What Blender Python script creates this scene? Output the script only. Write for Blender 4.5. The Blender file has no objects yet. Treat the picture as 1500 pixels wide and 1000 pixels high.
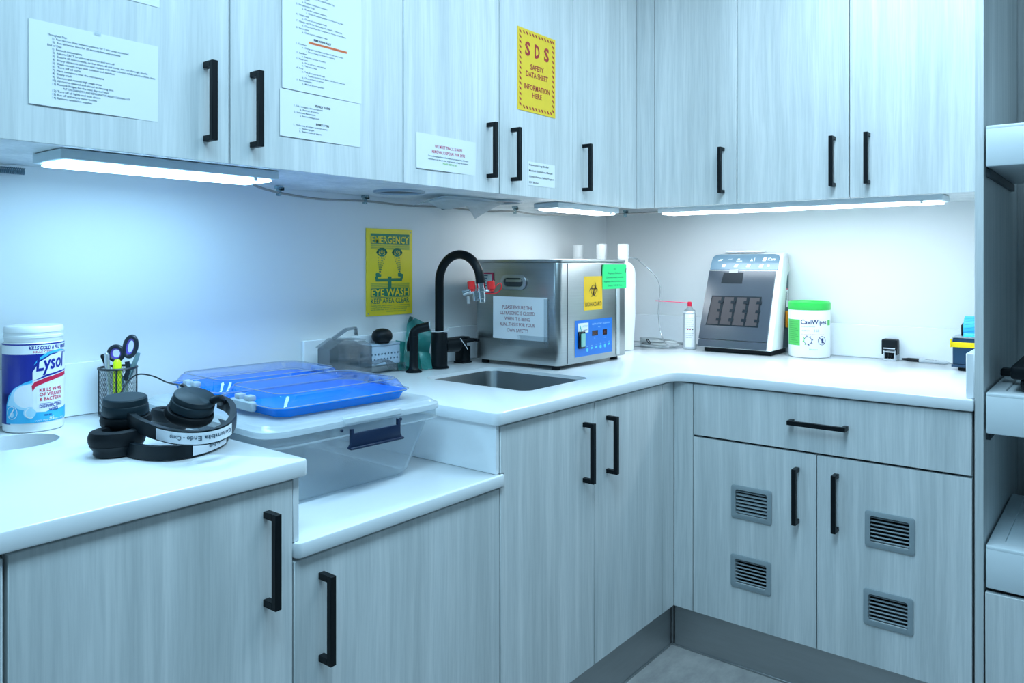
import bpy, bmesh, math, random
from mathutils import Vector, Matrix
random.seed(7)
sc = bpy.context.scene
COL = sc.collection
PI = math.pi

# ------------------------------------------------------------------ camera
CAM = Vector((-2.9545, -1.8096, 1.2697)); YAW = -0.8948; FOC = 1127.66; PPY = 385.3
cd = bpy.data.cameras.new('camera'); cam = bpy.data.objects.new('camera', cd); COL.objects.link(cam)
cam.location = CAM; cam.rotation_euler = (PI/2, 0, YAW)
cd.sensor_width = 36; cd.lens = 36*FOC/1500; cd.shift_y = -(500-PPY)/1500; cd.clip_start = .02
sc.camera = cam
# ------------------------------------------------------------------ exposure, world, room lights
sc.view_settings.view_transform = 'Standard'; sc.view_settings.look = 'None'
sc.view_settings.exposure = 0.07; sc.view_settings.gamma = 1; sc.view_settings.use_curve_mapping = False
sc.cycles.use_denoising = True; sc.cycles.max_bounces = 10; sc.cycles.transparent_max_bounces = 24
sc.cycles.sample_clamp_indirect = 4
w = bpy.data.worlds.new('room_light'); sc.world = w; w.use_nodes = True
bg = w.node_tree.nodes['Background']; bg.inputs[0].default_value = (.35, .68, .92, 1); bg.inputs[1].default_value = .20
def area(name, loc, rot, sx, sy, col, watt):
    l = bpy.data.lights.new(name, 'AREA'); l.shape = 'RECTANGLE'; l.size = sx; l.size_y = sy
    l.color = col; l.energy = watt
    o = bpy.data.objects.new(name, l); o.location = loc; o.rotation_euler = rot; COL.objects.link(o)
    return o
area('ceiling_panel_light', (-2.5, -1.38, 2.58), (0, 0, 0), 1.2, .5, (.44, .77, 1.0), 33)
area('ceiling_panel_light', (-1.15, -1.30, 2.58), (0, 0, 0), 1.2, .5, (.58, .83, 1.0), 23)
LIGHT_A1 = ((.40, .73, 1.0), 22.0)
LIGHT_A2 = ((.86, .95, 1.0), 20.0)
LIGHT_B = ((.80, .92, 1.0), 17.0)

# ------------------------------------------------------------------ materials
def _nt(name):
    m = bpy.data.materials.new(name); m.use_nodes = True
    return m, m.node_tree, m.node_tree.nodes['Principled BSDF']
def mat(name, col, rough=.5, metal=0, var=.06, scale=30, coat=0, bump=0, spec=.5):
    m, nt, b = _nt(name); N = nt.nodes; L = nt.links
    tc = N.new('ShaderNodeTexCoord'); nz = N.new('ShaderNodeTexNoise'); nz.inputs['Scale'].default_value = scale
    nz.inputs['Detail'].default_value = 3
    L.new(tc.outputs['Object'], nz.inputs['Vector'])
    mx = N.new('ShaderNodeMix'); mx.data_type = 'RGBA'
    mx.inputs[6].default_value = (*[c*(1-var) for c in col], 1); mx.inputs[7].default_value = (*[min(1, c*(1+var)) for c in col], 1)
    L.new(nz.outputs['Fac'], mx.inputs[0]); L.new(mx.outputs[2], b.inputs['Base Color'])
    b.inputs['Roughness'].default_value = rough; b.inputs['Metallic'].default_value = metal
    b.inputs['Coat Weight'].default_value = coat; b.inputs['Specular IOR Level'].default_value = spec
    if bump:
        bp = N.new('ShaderNodeBump'); bp.inputs['Strength'].default_value = bump; bp.inputs['Distance'].default_value = .002
        L.new(nz.outputs['Fac'], bp.inputs['Height']); L.new(bp.outputs[0], b.inputs['Normal'])
    return m
def clear(name, tint, gloss=.12, body=0, bodycol=(1, 1, 1), rough=.04):
    m = bpy.data.materials.new(name); m.use_nodes = True; nt = m.node_tree; N = nt.nodes; L = nt.links
    N.remove(N['Principled BSDF']); out = N['Material Output']
    t = N.new('ShaderNodeBsdfTransparent'); t.inputs[0].default_value = (*tint, 1)
    g = N.new('ShaderNodeBsdfGlossy'); g.inputs['Roughness'].default_value = rough
    lw = N.new('ShaderNodeLayerWeight'); lw.inputs[0].default_value = .35
    mr = N.new('ShaderNodeMapRange'); mr.inputs[3].default_value = gloss*.35; mr.inputs[4].default_value = min(1, gloss*4)
    L.new(lw.outputs['Fresnel'], mr.inputs[0])
    cur = t
    if body:
        nz = N.new('ShaderNodeTexNoise'); nz.inputs['Scale'].default_value = 6
        mp = N.new('ShaderNodeMapRange'); mp.inputs[3].default_value = body*.8; mp.inputs[4].default_value = body*1.2
        L.new(nz.outputs['Fac'], mp.inputs[0])
        d = N.new('ShaderNodeBsdfDiffuse'); d.inputs[0].default_value = (*bodycol, 1)
        tr = N.new('ShaderNodeBsdfTranslucent'); tr.inputs[0].default_value = (*bodycol, 1)
        m0 = N.new('ShaderNodeMixShader'); m0.inputs[0].default_value = .5; L.new(d.outputs[0], m0.inputs[1]); L.new(tr.outputs[0], m0.inputs[2])
        m1 = N.new('ShaderNodeMixShader'); L.new(mp.outputs[0], m1.inputs[0]); L.new(t.outputs[0], m1.inputs[1]); L.new(m0.outputs[0], m1.inputs[2]); cur = m1
    m2 = N.new('ShaderNodeMixShader'); L.new(mr.outputs[0], m2.inputs[0]); L.new(cur.outputs[0], m2.inputs[1]); L.new(g.outputs[0], m2.inputs[2])
    L.new(m2.outputs[0], out.inputs[0]); return m
def emit(name, col, s):
    m = bpy.data.materials.new(name); m.use_nodes = True; nt = m.node_tree; N = nt.nodes
    N.remove(N['Principled BSDF']); e = N.new('ShaderNodeEmission'); e.inputs[0].default_value = (*col, 1); e.inputs[1].default_value = s
    nt.links.new(e.outputs[0], N['Material Output'].inputs[0]); return m
def laminate(name, axis='Z', tone=1.0):
    m, nt, b = _nt(name); N = nt.nodes; L = nt.links
    tc = N.new('ShaderNodeTexCoord'); oi = N.new('ShaderNodeObjectInfo')
    ge = N.new('ShaderNodeNewGeometry')
    mul = N.new('ShaderNodeVectorMath'); mul.operation = 'MULTIPLY'; mul.inputs[1].default_value = (1, 1, .035)
    add = N.new('ShaderNodeVectorMath'); add.operation = 'ADD'
    cb = N.new('ShaderNodeCombineXYZ'); rm = N.new('ShaderNodeMath'); rm.operation = 'MULTIPLY'; rm.inputs[1].default_value = 37
    L.new(oi.outputs['Random'], rm.inputs[0]); L.new(rm.outputs[0], cb.inputs[0]); L.new(rm.outputs[0], cb.inputs[2])
    # slow sideways wander so the grain is not ruler straight
    wn = N.new('ShaderNodeTexNoise'); wn.inputs['Scale'].default_value = 2.2; wn.inputs['Detail'].default_value = 1
    L.new(ge.outputs['Position'], wn.inputs['Vector'])
    ws = N.new('ShaderNodeVectorMath'); ws.operation = 'SCALE'; ws.inputs['Scale'].default_value = .02; L.new(wn.outputs['Color'], ws.inputs[0])
    a0 = N.new('ShaderNodeVectorMath'); a0.operation = 'ADD'; L.new(ge.outputs['Position'], a0.inputs[0]); L.new(ws.outputs[0], a0.inputs[1])
    L.new(a0.outputs[0], mul.inputs[0]); L.new(mul.outputs[0], add.inputs[0]); L.new(cb.outputs[0], add.inputs[1])
    def noise(s, d, r=.6):
        n = N.new('ShaderNodeTexNoise'); n.inputs['Scale'].default_value = s; n.inputs['Detail'].default_value = d; n.inputs['Roughness'].default_value = r
        L.new(add.outputs[0], n.inputs['Vector']); return n
    n1 = noise(10, 2); n2 = noise(150, 3, .7); n3 = noise(34, 3)
    r1 = N.new('ShaderNodeValToRGB'); r1.color_ramp.elements[0].position = .30; r1.color_ramp.elements[1].position = .68
    r1.color_ramp.elements[0].color = (.66*tone, .695*tone, .70*tone, 1); r1.color_ramp.elements[1].color = (.84*tone, .865*tone, .87*tone, 1)
    L.new(n1.outputs['Fac'], r1.inputs[0])
    r2 = N.new('ShaderNodeValToRGB'); r2.color_ramp.elements[0].position = .36; r2.color_ramp.elements[1].position = .60
    r2.color_ramp.elements[0].color = (.89, .90, .905, 1); r2.color_ramp.elements[1].color = (1, 1, 1, 1)
    L.new(n2.outputs['Fac'], r2.inputs[0])
    r3 = N.new('ShaderNodeValToRGB'); r3.color_ramp.elements[0].position = .48; r3.color_ramp.elements[1].position = .60
    r3.color_ramp.elements[0].color = (.90, .915, .92, 1); r3.color_ramp.elements[1].color = (1.0, 1.0, 1.0, 1)
    L.new(n3.outputs['Fac'], r3.inputs[0])
    x = N.new('ShaderNodeMix'); x.data_type = 'RGBA'; x.blend_type = 'MULTIPLY'; x.inputs[0].default_value = 1
    L.new(r1.outputs[0], x.inputs[6]); L.new(r2.outputs[0], x.inputs[7])
    y = N.new('ShaderNodeMix'); y.data_type = 'RGBA'; y.blend_type = 'MULTIPLY'; y.inputs[0].default_value = 1
    L.new(x.outputs[2], y.inputs[6]); L.new(r3.outputs[0], y.inputs[7])
    L.new(y.outputs[2], b.inputs['Base Color']); b.inputs['Roughness'].default_value = .42
    return m
def brushed(name, col, rough=.3, sc_=(2, 2, 90), var=.12):
    m, nt, b = _nt(name); N = nt.nodes; L = nt.links
    ge = N.new('ShaderNodeNewGeometry'); mu = N.new('ShaderNodeVectorMath'); mu.operation = 'MULTIPLY'; mu.inputs[1].default_value = sc_
    L.new(ge.outputs['Position'], mu.inputs[0]); n = N.new('ShaderNodeTexNoise'); n.inputs['Scale'].default_value = 3; n.inputs['Detail'].default_value = 4
    L.new(mu.outputs[0], n.inputs['Vector'])
    mr = N.new('ShaderNodeMapRange'); mr.inputs[3].default_value = rough*.8; mr.inputs[4].default_value = rough*1.3; L.new(n.outputs['Fac'], mr.inputs[0]); L.new(mr.outputs[0], b.inputs['Roughness'])
    mx = N.new('ShaderNodeMix'); mx.data_type = 'RGBA'; mx.inputs[6].default_value = (*[c*(1-var) for c in col], 1); mx.inputs[7].default_value = (*[min(1, c*(1+var)) for c in col], 1)
    L.new(n.outputs['Fac'], mx.inputs[0]); L.new(mx.outputs[2], b.inputs['Base Color']); b.inputs['Metallic'].default_value = 1
    return m

LAM = laminate('pale_wood_laminate'); LAM_SHADED = laminate('pale_wood_laminate_shaded', tone=.8)  # second one is the same laminate, interior shade put into its tone
QUARTZ = mat('white_quartz', (.86, .90, .93), .16, var=.015, scale=60)
WALLM = mat('wall_paint', (.80, .83, .84), .6, var=.02, scale=4)
CEIL = mat('ceiling_paint', (.8, .82, .83), .8, var=.02)
BLACK = mat('black_satin', (.0025, .0055, .008), .42, var=.2, spec=.22)
BLACKG = mat('black_gloss', (.003, .006, .009), .22, var=.2, spec=.3)
DGREY = mat('dark_grey_plastic', (.03, .045, .055), .45)
RUB = mat('rubber', (.006, .010, .013), .7, spec=.25)
STEEL = brushed('brushed_steel', (.42, .44, .44), .30)
SINKM = brushed('sink_steel', (.24, .26, .27), .38, (60, 3, 3))
CHROME = mat('chrome', (.75, .80, .83), .12, 1, var=.03)
KICK = brushed('kick_plate', (.46, .48, .49), .46, (4, 4, 40))
PAPER = mat('paper', (.84, .88, .92), .7, var=.015, scale=8)
WHITEP = mat('white_plastic', (.86, .89, .90), .3, var=.015)
WHITEC = mat('white_card', (.88, .90, .92), .5, var=.01)
INK = mat('ink', (.05, .09, .13), .7); INKB = mat('ink_black', (.01, .012, .018), .6)
INKR = mat('ink_red', (.50, .03, .10), .6); INKDR = mat('ink_dark_red', (.42, .03, .03), .6)
ORANGE = mat('ink_orange', (.9, .25, .06), .6); GREENHI = mat('ink_green', (.25, .55, .1), .6)
YELLOW = mat('sign_yellow', (.90, .62, .03), .5); YELLOW2 = mat('sign_lime_yellow', (.92, .72, .012), .42)
SGREEN = mat('sign_green', (.01, .20, .10), .5); SGREEN2 = mat('sign_green_faded', (.20, .36, .06), .5)
BIOY = mat('biohazard_yellow', (.95, .56, .01), .45); NGREEN = mat('note_green', (.02, .78, .22), .6)
BLUEP = mat('panel_blue', (.01, .17, .62), .35)

# ------------------------------------------------------------------ object helpers
def _mat_world(o):
    m = Matrix.Identity(4)
    while o is not None:
        m = (Matrix.Translation(o.location) @ o.rotation_euler.to_matrix().to_4x4()) @ m
        o = o.parent
    return m
def fin(bm, name, m, parent=None, local=False, smooth=True, angle=38, label=None):
    bmesh.ops.recalc_face_normals(bm, faces=bm.faces[:])
    me = bpy.data.meshes.new(name); bm.to_mesh(me); bm.free()
    o = bpy.data.objects.new(name, me); COL.objects.link(o)
    if parent is not None:
        if not local: me.transform(_mat_world(parent).inverted())
        o.parent = parent
    if m: me.materials.append(m)
    if smooth and len(me.polygons):
        me.polygons.foreach_set('use_smooth', [True]*len(me.polygons)); me.set_sharp_from_angle(angle=math.radians(angle))
    if label: o['label'] = label
    return o
def thing(name, label, cat, loc=(0, 0, 0), rz=0, group=None, rot=None):
    o = bpy.data.objects.new(name, None); COL.objects.link(o); o.location = loc
    o.rotation_euler = rot if rot else (0, 0, rz); o.empty_display_size = .05
    o['label'] = label; o['category'] = cat
    if group: o['group'] = group
    return o
def tag(o, label, cat, group=None):
    o['label'] = label; o['category'] = cat
    if group: o['group'] = group
    return o
def rebase(o, loc):
    o.data.transform(Matrix.Translation(-Vector(loc))); o.location = loc; return o
def struct(name, bm, m):
    o = fin(bm, name, m); o['kind'] = 'structure'; return o
def B(): return bmesh.new()
def box(bm, x0, x1, y0, y1, z0, z1, bev=0, seg=1, M=None):
    r = bmesh.ops.create_cube(bm, size=1); vs = r['verts']
    for v in vs:
        v.co = Vector(((x0+x1)/2+v.co.x*(x1-x0), (y0+y1)/2+v.co.y*(y1-y0), (z0+z1)/2+v.co.z*(z1-z0)))
    if bev:
        es = list({e for v in vs for e in v.link_edges})
        rr = bmesh.ops.bevel(bm, geom=es, offset=bev, segments=seg, affect='EDGES', profile=.5)
        vs = list({v for f in rr['faces'] for v in f.verts} | {v for v in vs if v.is_valid})
    if M is not None:
        for v in vs: v.co = M @ v.co
    return bm
def rpoly(pts, rad, n=4):
    out = []; N = len(pts)
    for i, p in enumerate(pts):
        r = rad[i] if isinstance(rad, (list, tuple)) else rad
        p = Vector(p); a = Vector(pts[i-1]); b = Vector(pts[(i+1) % N])
        if r <= 0: out.append(p); continue
        u = (a-p).normalized(); v = (b-p).normalized(); ang = u.angle(v); t = r/math.tan(ang/2)
        s = p+u*t; e = p+v*t; c = p+(u+v).normalized()*(r/math.sin(ang/2))
        for k in range(n+1):
            f = k/n; d = ((s-c).lerp(e-c, f)).normalized()*r; out.append(c+d)
    return [(q.x, q.y) for q in out]
def inset(poly, d):
    n = len(poly); ar = sum(poly[i][0]*poly[(i+1) % n][1]-poly[(i+1) % n][0]*poly[i][1] for i in range(n)); s = 1 if ar > 0 else -1
    out = []
    for i in range(n):
        a = Vector(poly[i-1]); p = Vector(poly[i]); b = Vector(poly[(i+1) % n])
        u = (p-a).normalized(); v = (b-p).normalized()
        n1 = Vector((-u.y, u.x))*s; n2 = Vector((-v.y, v.x))*s; m = (n1+n2); L2 = m.length_squared
        out.append(tuple(p+m*(2*d/L2) if L2 > 1e-9 else p+n1*d))
    return out
def slab(bm, outer, z0, z1, holes=(), e=.004, M=None):
    e = min(e, (z1-z0)/2.01)
    prof = [(e, z1), (e*.3, z1-e*.3), (0, z1-e), (0, z0+e), (e*.3, z0+e*.3), (e, z0)]
    new = []
    rings = []
    for d, z in prof:
        pl = inset(outer, d) if d else outer
        rings.append([bm.verts.new((x, y, z)) for x, y in pl]); new += rings[-1]
    n = len(outer)
    for k in range(len(rings)-1):
        for i in range(n): bm.faces.new((rings[k][i], rings[k][(i+1) % n], rings[k+1][(i+1) % n], rings[k+1][i]))
    hr = []
    for h in holes:
        t = [bm.verts.new((x, y, z1)) for x, y in h]; b = [bm.verts.new((x, y, z0)) for x, y in h]; new += t+b
        for i in range(len(h)): bm.faces.new((t[i], t[(i+1) % len(h)], b[(i+1) % len(h)], b[i]))
        hr.append((t, b))
    for idx, ring in ((0, rings[0]), (1, rings[-1])):
        if not holes:
            bm.faces.new(ring); continue
        es = []
        for lp in [ring]+[h[idx] for h in hr]:
            for i in range(len(lp)): es.append(bm.edges.get((lp[i], lp[(i+1) % len(lp)])) or bm.edges.new((lp[i], lp[(i+1) % len(lp)])))
        bmesh.ops.triangle_fill(bm, use_beauty=True, use_dissolve=False, edges=es)
    if M is not None:
        for v in new: v.co = M @ v.co
    return bm
def rect(x0, x1, y0, y1): return [(x0, y0), (x1, y0), (x1, y1), (x0, y1)]
def axis_m(loc, d, roll=0):
    return Matrix.Translation(loc) @ Vector(d).to_track_quat('Z', 'Y').to_matrix().to_4x4() @ Matrix.Rotation(roll, 4, 'Z')
def lathe(bm, prof, M=None, n=32, sy=1, cap=True):
    M = M or Matrix.Identity(4); rings = []
    for r, z in prof:
        if r < 1e-6: rings.append([bm.verts.new(M @ Vector((0, 0, z)))])
        else: rings.append([bm.verts.new(M @ Vector((r*math.cos(2*PI*k/n), sy*r*math.sin(2*PI*k/n), z))) for k in range(n)])
    for a, b in zip(rings, rings[1:]):
        for k in range(n):
            k2 = (k+1) % n
            if len(a) == 1 and len(b) == 1: continue
            if len(a) == 1: bm.faces.new((a[0], b[k], b[k2]))
            elif len(b) == 1: bm.faces.new((a[k], b[0], a[k2]))
            else: bm.faces.new((a[k], b[k], b[k2], a[k2]))
    if cap:
        for r in (rings[0], rings[-1]):
            if len(r) > 1: bm.faces.new(r)
    return bm
def cyl(bm, p0, p1, r, n=20, bev=.001, r2=None):
    p0 = Vector(p0); p1 = Vector(p1); L = (p1-p0).length; r2 = r if r2 is None else r2; bev = min(bev, L/3, r/2)
    return lathe(bm, [(r-bev, 0), (r, bev), (r2, L-bev), (r2-bev, L)], axis_m(p0, p1-p0), n)
def smooth_pts(pts, k=6):
    P = [Vector(p) for p in pts]; out = []
    for i in range(len(P)-1):
        a = P[max(i-1, 0)]; b = P[i]; c = P[i+1]; d = P[min(i+2, len(P)-1)]
        for j in range(k):
            t = j/k; out.append(.5*((2*b)+(c-a)*t+(2*a-5*b+4*c-d)*t*t+(3*b-a-3*c+d)*t**3))
    out.append(P[-1]); return out
def sweep(bm, pts, prof, up=None, closed=False):
    """prof: list of (side, up) offsets; up None -> parallel transport"""
    P = [Vector(p) for p in pts]; n = len(P); rings = []; u = None
    for i in range(n):
        t = (P[(i+1) % n]-P[i-1]) if (closed or 0 < i < n-1) else (P[1]-P[0] if i == 0 else P[-1]-P[-2])
        t.normalize()
        if up is not None: uu = Vector(up)-t*Vector(up).dot(t)
        elif u is None: uu = t.orthogonal()
        else: uu = u-t*u.dot(t)
        uu.normalize(); u = uu; s = t.cross(uu)
        f = 1
        rings.append([bm.verts.new(P[i]+s*a*f+uu*b*f) for a, b in prof])
    m = len(prof)
    for i in range(n if closed else n-1):
        a = rings[i]; b = rings[(i+1) % n]
        for k in range(m): bm.faces.new((a[k], a[(k+1) % m], b[(k+1) % m], b[k]))
    if not closed: bm.faces.new(rings[0]); bm.faces.new(rings[-1])
    return bm
def circ(r, n=10): return [(r*math.cos(2*PI*k/n), r*math.sin(2*PI*k/n)) for k in range(n)]
def tube(bm, pts, r, n=10, closed=False): return sweep(bm, pts, circ(r, n), None, closed)
def arcp(cx, cy, r, a0, a1, n=12): return [(cx+r*math.cos(math.radians(a0+(a1-a0)*k/n)), cy+r*math.sin(math.radians(a0+(a1-a0)*k/n))) for k in range(n+1)]

# ------------------------------------------------------------------ flat print on real surfaces
_tc = {}
def text_geo(s, bold=0.0, shear=0.0):
    k = (s, bold, shear)
    if k not in _tc:
        c = bpy.data.curves.new('t', 'FONT'); c.body = s; c.size = 1; c.offset = bold; c.resolution_u = 2; c.shear = shear
        o = bpy.data.objects.new('t', c); me = o.to_mesh()
        vs = [(v.co.x, v.co.y) for v in me.vertices]; fs = [tuple(p.vertices) for p in me.polygons]
        o.to_mesh_clear(); bpy.data.objects.remove(o); bpy.data.curves.remove(c)
        if vs:
            x0 = min(v[0] for v in vs); x1 = max(v[0] for v in vs); vs = [(x-x0, y) for x, y in vs]; w = x1-x0
        else: w = 0
        _tc[k] = (vs, fs, w)
    return _tc[k]
class Art:
    def __init__(s, parent, fn, step=None): s.n = {}; s.p = parent; s.fn = fn; s.b = {}; s.step = step
    def bm(s, name, m):
        k = (name, m.name); s.n[k] = s.n.get(k, 0)+1
        if k not in s.b: s.b[k] = (bmesh.new(), m)
        return s.b[k][0]
    def poly(s, pts, m, h=.0004, name='printed_shape'):
        bm = s.bm(name, m); t = bmesh.new(); vs = [t.verts.new((x, y, 0)) for x, y in pts]
        es = [t.edges.new((vs[i], vs[(i+1) % len(vs)])) for i in range(len(vs))]
        bmesh.ops.triangle_fill(t, use_beauty=True, edges=es)
        if s.step:
            xs = [p[0] for p in pts]; k = math.floor(min(xs)/s.step)+1
            while k*s.step < max(xs):
                bmesh.ops.bisect_plane(t, geom=t.verts[:]+t.edges[:]+t.faces[:], plane_co=(k*s.step, 0, 0), plane_no=(1, 0, 0)); k += 1
        t.verts.index_update(); mp = [bm.verts.new(s.fn(v.co.x, v.co.y, h)) for v in t.verts]
        for f in t.faces:
            try: bm.faces.new([mp[v.index] for v in f.verts])
            except ValueError: pass
        t.free()
    def rect(s, x0, x1, y0, y1, m, h=.0004, name='printed_shape'): s.poly(rect(x0, x1, y0, y1), m, h, name)
    def ring(s, cx, cy, r0, r1, a0, a1, m, h=.0006, name='printed_symbol', n=14, cx2=None, cy2=None):
        cx2 = cx if cx2 is None else cx2; cy2 = cy if cy2 is None else cy2
        s.poly(arcp(cx, cy, r1, a0, a1, n)+arcp(cx2, cy2, r0, a1, a0, n), m, h, name)
    def text(s, st, x, y, hgt, m, w=None, al='L', bold=0, rot=0, name='printed_text', h=.0006, shear=0):
        vs, fs, tw = text_geo(st, bold, shear)
        if not vs: return
        sy = hgt/.70; sx = sy if w is None else w/tw; W = tw*sx; ox = {'L': 0, 'C': -W/2, 'R': -W}[al]
        c, q = math.cos(rot), math.sin(rot); bm = s.bm(name, m)
        mp = []
        for vx, vy in vs:
            a = vx*sx+ox; b = vy*sy; mp.append(bm.verts.new(s.fn(x+a*c-b*q, y+a*q+b*c, h)))
        for f in fs:
            try: bm.faces.new([mp[i] for i in f])
            except ValueError: pass
    def done(s):
        for (name, _), (bm, m) in s.b.items():
            if len(bm.faces):
                o = fin(bm, name, m, s.p, smooth=False)
                if s.n[name, _] > 1 or 'text' in name: o['kind'] = 'stuff'      # print too fine to pick apart
            else: bm.free()
def plane_fn(O, U, V):
    O = Vector(O); U = Vector(U).normalized(); V = Vector(V).normalized(); N = U.cross(V)
    return lambda u, v, h: O+U*u+V*v+N*h
def cyl_fn(c, r, phi0):
    c = Vector(c)
    def f(u, v, h):
        a = phi0+u/r; return c+Vector(((r+h)*math.cos(a), (r+h)*math.sin(a), v))
    return f
FA = lambda x, z, y: plane_fn((x, y, z), (1, 0, 0), (0, 0, 1))        # prints facing -y, u to +x
FB = lambda y, z, x: plane_fn((x, y, z), (0, -1, 0), (0, 0, 1))       # prints facing -x, u to -y
SF = [None]
def sheet(parent, fn, w, h, m, name='paper_sheet', t=.0005, curl=0, off=.0012, nx=8, ny=6):
    bm = B(); g = {}
    for side in (0, 1):
        for i in range(nx+1):
            for j in range(ny+1):
                u = i/nx; v = j/ny; c = curl*(math.sin(u*PI*1.3+.4)*.5*(1-v)**3+.25*max(0, abs(u-.5)*2-.7)*(1-v))
                g[side, i, j] = bm.verts.new(fn(u*w, v*h, off+(t if side else 0)+c))
    for i in range(nx):
        for j in range(ny):
            for s in (0, 1): bm.faces.new((g[s, i, j], g[s, i+1, j], g[s, i+1, j+1], g[s, i, j+1]))
    for i in range(nx):
        for j in (0, ny): bm.faces.new((g[0, i, j], g[0, i+1, j], g[1, i+1, j], g[1, i, j]))
    for j in range(ny):
        for i in (0, nx): bm.faces.new((g[0, i, j], g[0, i, j+1], g[1, i, j+1], g[1, i, j]))
    SF[0] = lambda U, V, H: fn(U, V, off+t-.0003+H+curl*(math.sin(U/w*PI*1.3+.4)*.5*(1-V/h)**3+.25*max(0, abs(U/w-.5)*2-.7)*(1-V/h)))
    return fin(bm, name, m, parent)

# ================================================================== setting
WA, WB = .118, .158                 # wall planes: wall_left at y=WA, wall_back at x=WB
ZC = .914; ZU = 1.482; DL = .634; DU = .308; KZ = .139; TOP = 2.42
bm = B(); box(bm, -3.7, WB+.1, WA, WA+.1, 0, 2.62); struct('wall_left', bm, WALLM)
bm = B(); box(bm, WB, WB+.1, -3.0, WA, 0, 2.62); struct('wall_back', bm, WALLM)
bm = B(); box(bm, -3.7, WB+.1, -3.0, WA+.1, 2.62, 2.72); struct('ceiling', bm, CEIL)
# floor: large stone-look sheets
fm, nt, b = _nt('stone_floor'); N = nt.nodes; L = nt.links
ge = N.new('ShaderNodeNewGeometry'); n1 = N.new('ShaderNodeTexNoise'); n1.inputs['Scale'].default_value = 5; n1.inputs['Detail'].default_value = 8; n1.inputs['Roughness'].default_value = .7
mu = N.new('ShaderNodeVectorMath'); mu.operation = 'MULTIPLY'; mu.inputs[1].default_value = (1, 2.2, 1); L.new(ge.outputs['Position'], mu.inputs[0]); L.new(mu.outputs[0], n1.inputs['Vector'])
r = N.new('ShaderNodeValToRGB'); r.color_ramp.elements[0].position = .32; r.color_ramp.elements[1].position = .7
r.color_ramp.elements[0].color = (.24, .235, .235, 1); r.color_ramp.elements[1].color = (.44, .425, .41, 1)
L.new(n1.outputs['Fac'], r.inputs[0]); L.new(r.outputs[0], b.inputs['Base Color']); b.inputs['Roughness'].default_value = .5
bm = B(); box(bm, -3.7, WB+.1, -3.0, WA+.1, -.06, 0); struct('floor', bm, fm)
# toe-kick plates
bm = B(); box(bm, -3.5, -.625, -.618, -.606, 0, KZ-.002, .0008); struct('baseboard_left', bm, KICK)
bm = B(); box(bm, -.618, -.606, -1.49, -.630, 0, KZ-.002, .0008); box(bm, -.618, -.606, -.624, -.606, 0, KZ-.002, .0008); struct('baseboard_back', bm, KICK)
bm = B(); box(bm, -1.5, -.618, -.6215, -.618, 0, .006, .001); struct('trim_1', bm, KICK)
bm = B(); box(bm, -.6215, -.618, -1.49, -.618, 0, .006, .001); struct('trim_2', bm, KICK)

# ================================================================== cabinets
def handle(parent, c, L, axis, n, label='matt black square bar handle'):
    """c centre on door face, axis bar direction, n outward normal"""
    c = Vector(c); a = Vector(axis); n = Vector(n); s = a.cross(n); T = .0065
    M = Matrix((s, a, n)).transposed().to_4x4(); M.translation = c
    bm = B(); box(bm, -T, T, -L/2, L/2, .024, .036, .0008, 1, M)
    for q in (-1, 1): box(bm, -T, T, q*(L/2-.006)-.006, q*(L/2-.006)+.006, -.001, .0245, .0006, 1, M)
    return fin(bm, 'handle', BLACK, parent, label=label)
def doorA(parent, x0, x1, z0, z1, yf, hx=None, hz=None, name='door'):
    bm = B(); box(bm, x0+.0015, x1-.0015, yf, yf+.018, z0, z1, .0012)
    d = fin(bm, name, LAM, parent)
    if hx is not None: handle(d, (hx, yf, hz), .165, (0, 0, 1), (0, -1, 0))
    return d
def doorB(parent, y0, y1, z0, z1, xf, hy=None, hz=None, holes=(), name='door', hor=False):
    """y0 > y1 (image left to right)"""
    a, b = y1+.0015, y0-.0015
    bm = B()
    if not holes: box(bm, xf, xf+.018, a, b, z0, z1, .0012)
    else:
        ya = min(h[0] for h in holes); yb = max(h[1] for h in holes)
        box(bm, xf, xf+.018, a, ya, z0, z1); box(bm, xf, xf+.018, yb, b, z0, z1)
        zs = sorted((h[2], h[3]) for h in holes); z = z0
        for h0, h1 in zs: box(bm, xf, xf+.018, ya, yb, z, h0); z = h1
        box(bm, xf, xf+.018, ya, yb, z, z1)
    d = fin(bm, name, LAM, parent)
    if hy is not None: handle(d, (xf, hy, hz), .165, (0, 1, 0) if hor else (0, 0, 1), (-1, 0, 0))
    return d
def body(parent, x0, x1, y0, y1, z0, z1, m=LAM, open_=None):
    """hollow carcass; open_ = '-x' leaves the front open"""
    bm = B(); t = .018
    if open_ is None: box(bm, x0, x1, y0, y1, z0, z1, .001)
    else:
        box(bm, x0, x1, y0, y0+t, z0, z1); box(bm, x0, x1, y1-t, y1, z0, z1)
        box(bm, x0, x1, y0+t, y1-t, z0, z0+t); box(bm, x0, x1, y0+t, y1-t, z1-t, z1); box(bm, x1-t, x1, y0+t, y1-t, z0+t, z1-t)
    return fin(bm, 'carcass', m, parent)
def cabA(name, label, x0, x1, z0, z1, yf, doors, yb=WA-.001):
    t = thing(name, label, 'cabinet', (x0, yb, z0))
    body(t, x0+.001, x1-.001, yf+.0195, yb, z0+.005, z1)
    for d in doors: doorA(t, *d[:2], z0, z1-.003, yf, *d[2:])
    return t
HZU = 1.605
cabA('wall_cabinet', 'double-door wall cabinet at the far left with instruction sheets taped on its doors', -2.553, -1.543, ZU, TOP, -DU, [(-2.553, -2.048, -2.102, HZU), (-2.048, -1.543, -1.993, HZU)])
cabA('wall_cabinet', 'double-door wall cabinet with the yellow and red safety data sheet sign', -1.543, -.745, ZU, TOP, -DU, [(-1.543, -1.144, -1.198, HZU+.002), (-1.144, -.745, -1.083, HZU+.002)])
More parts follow.
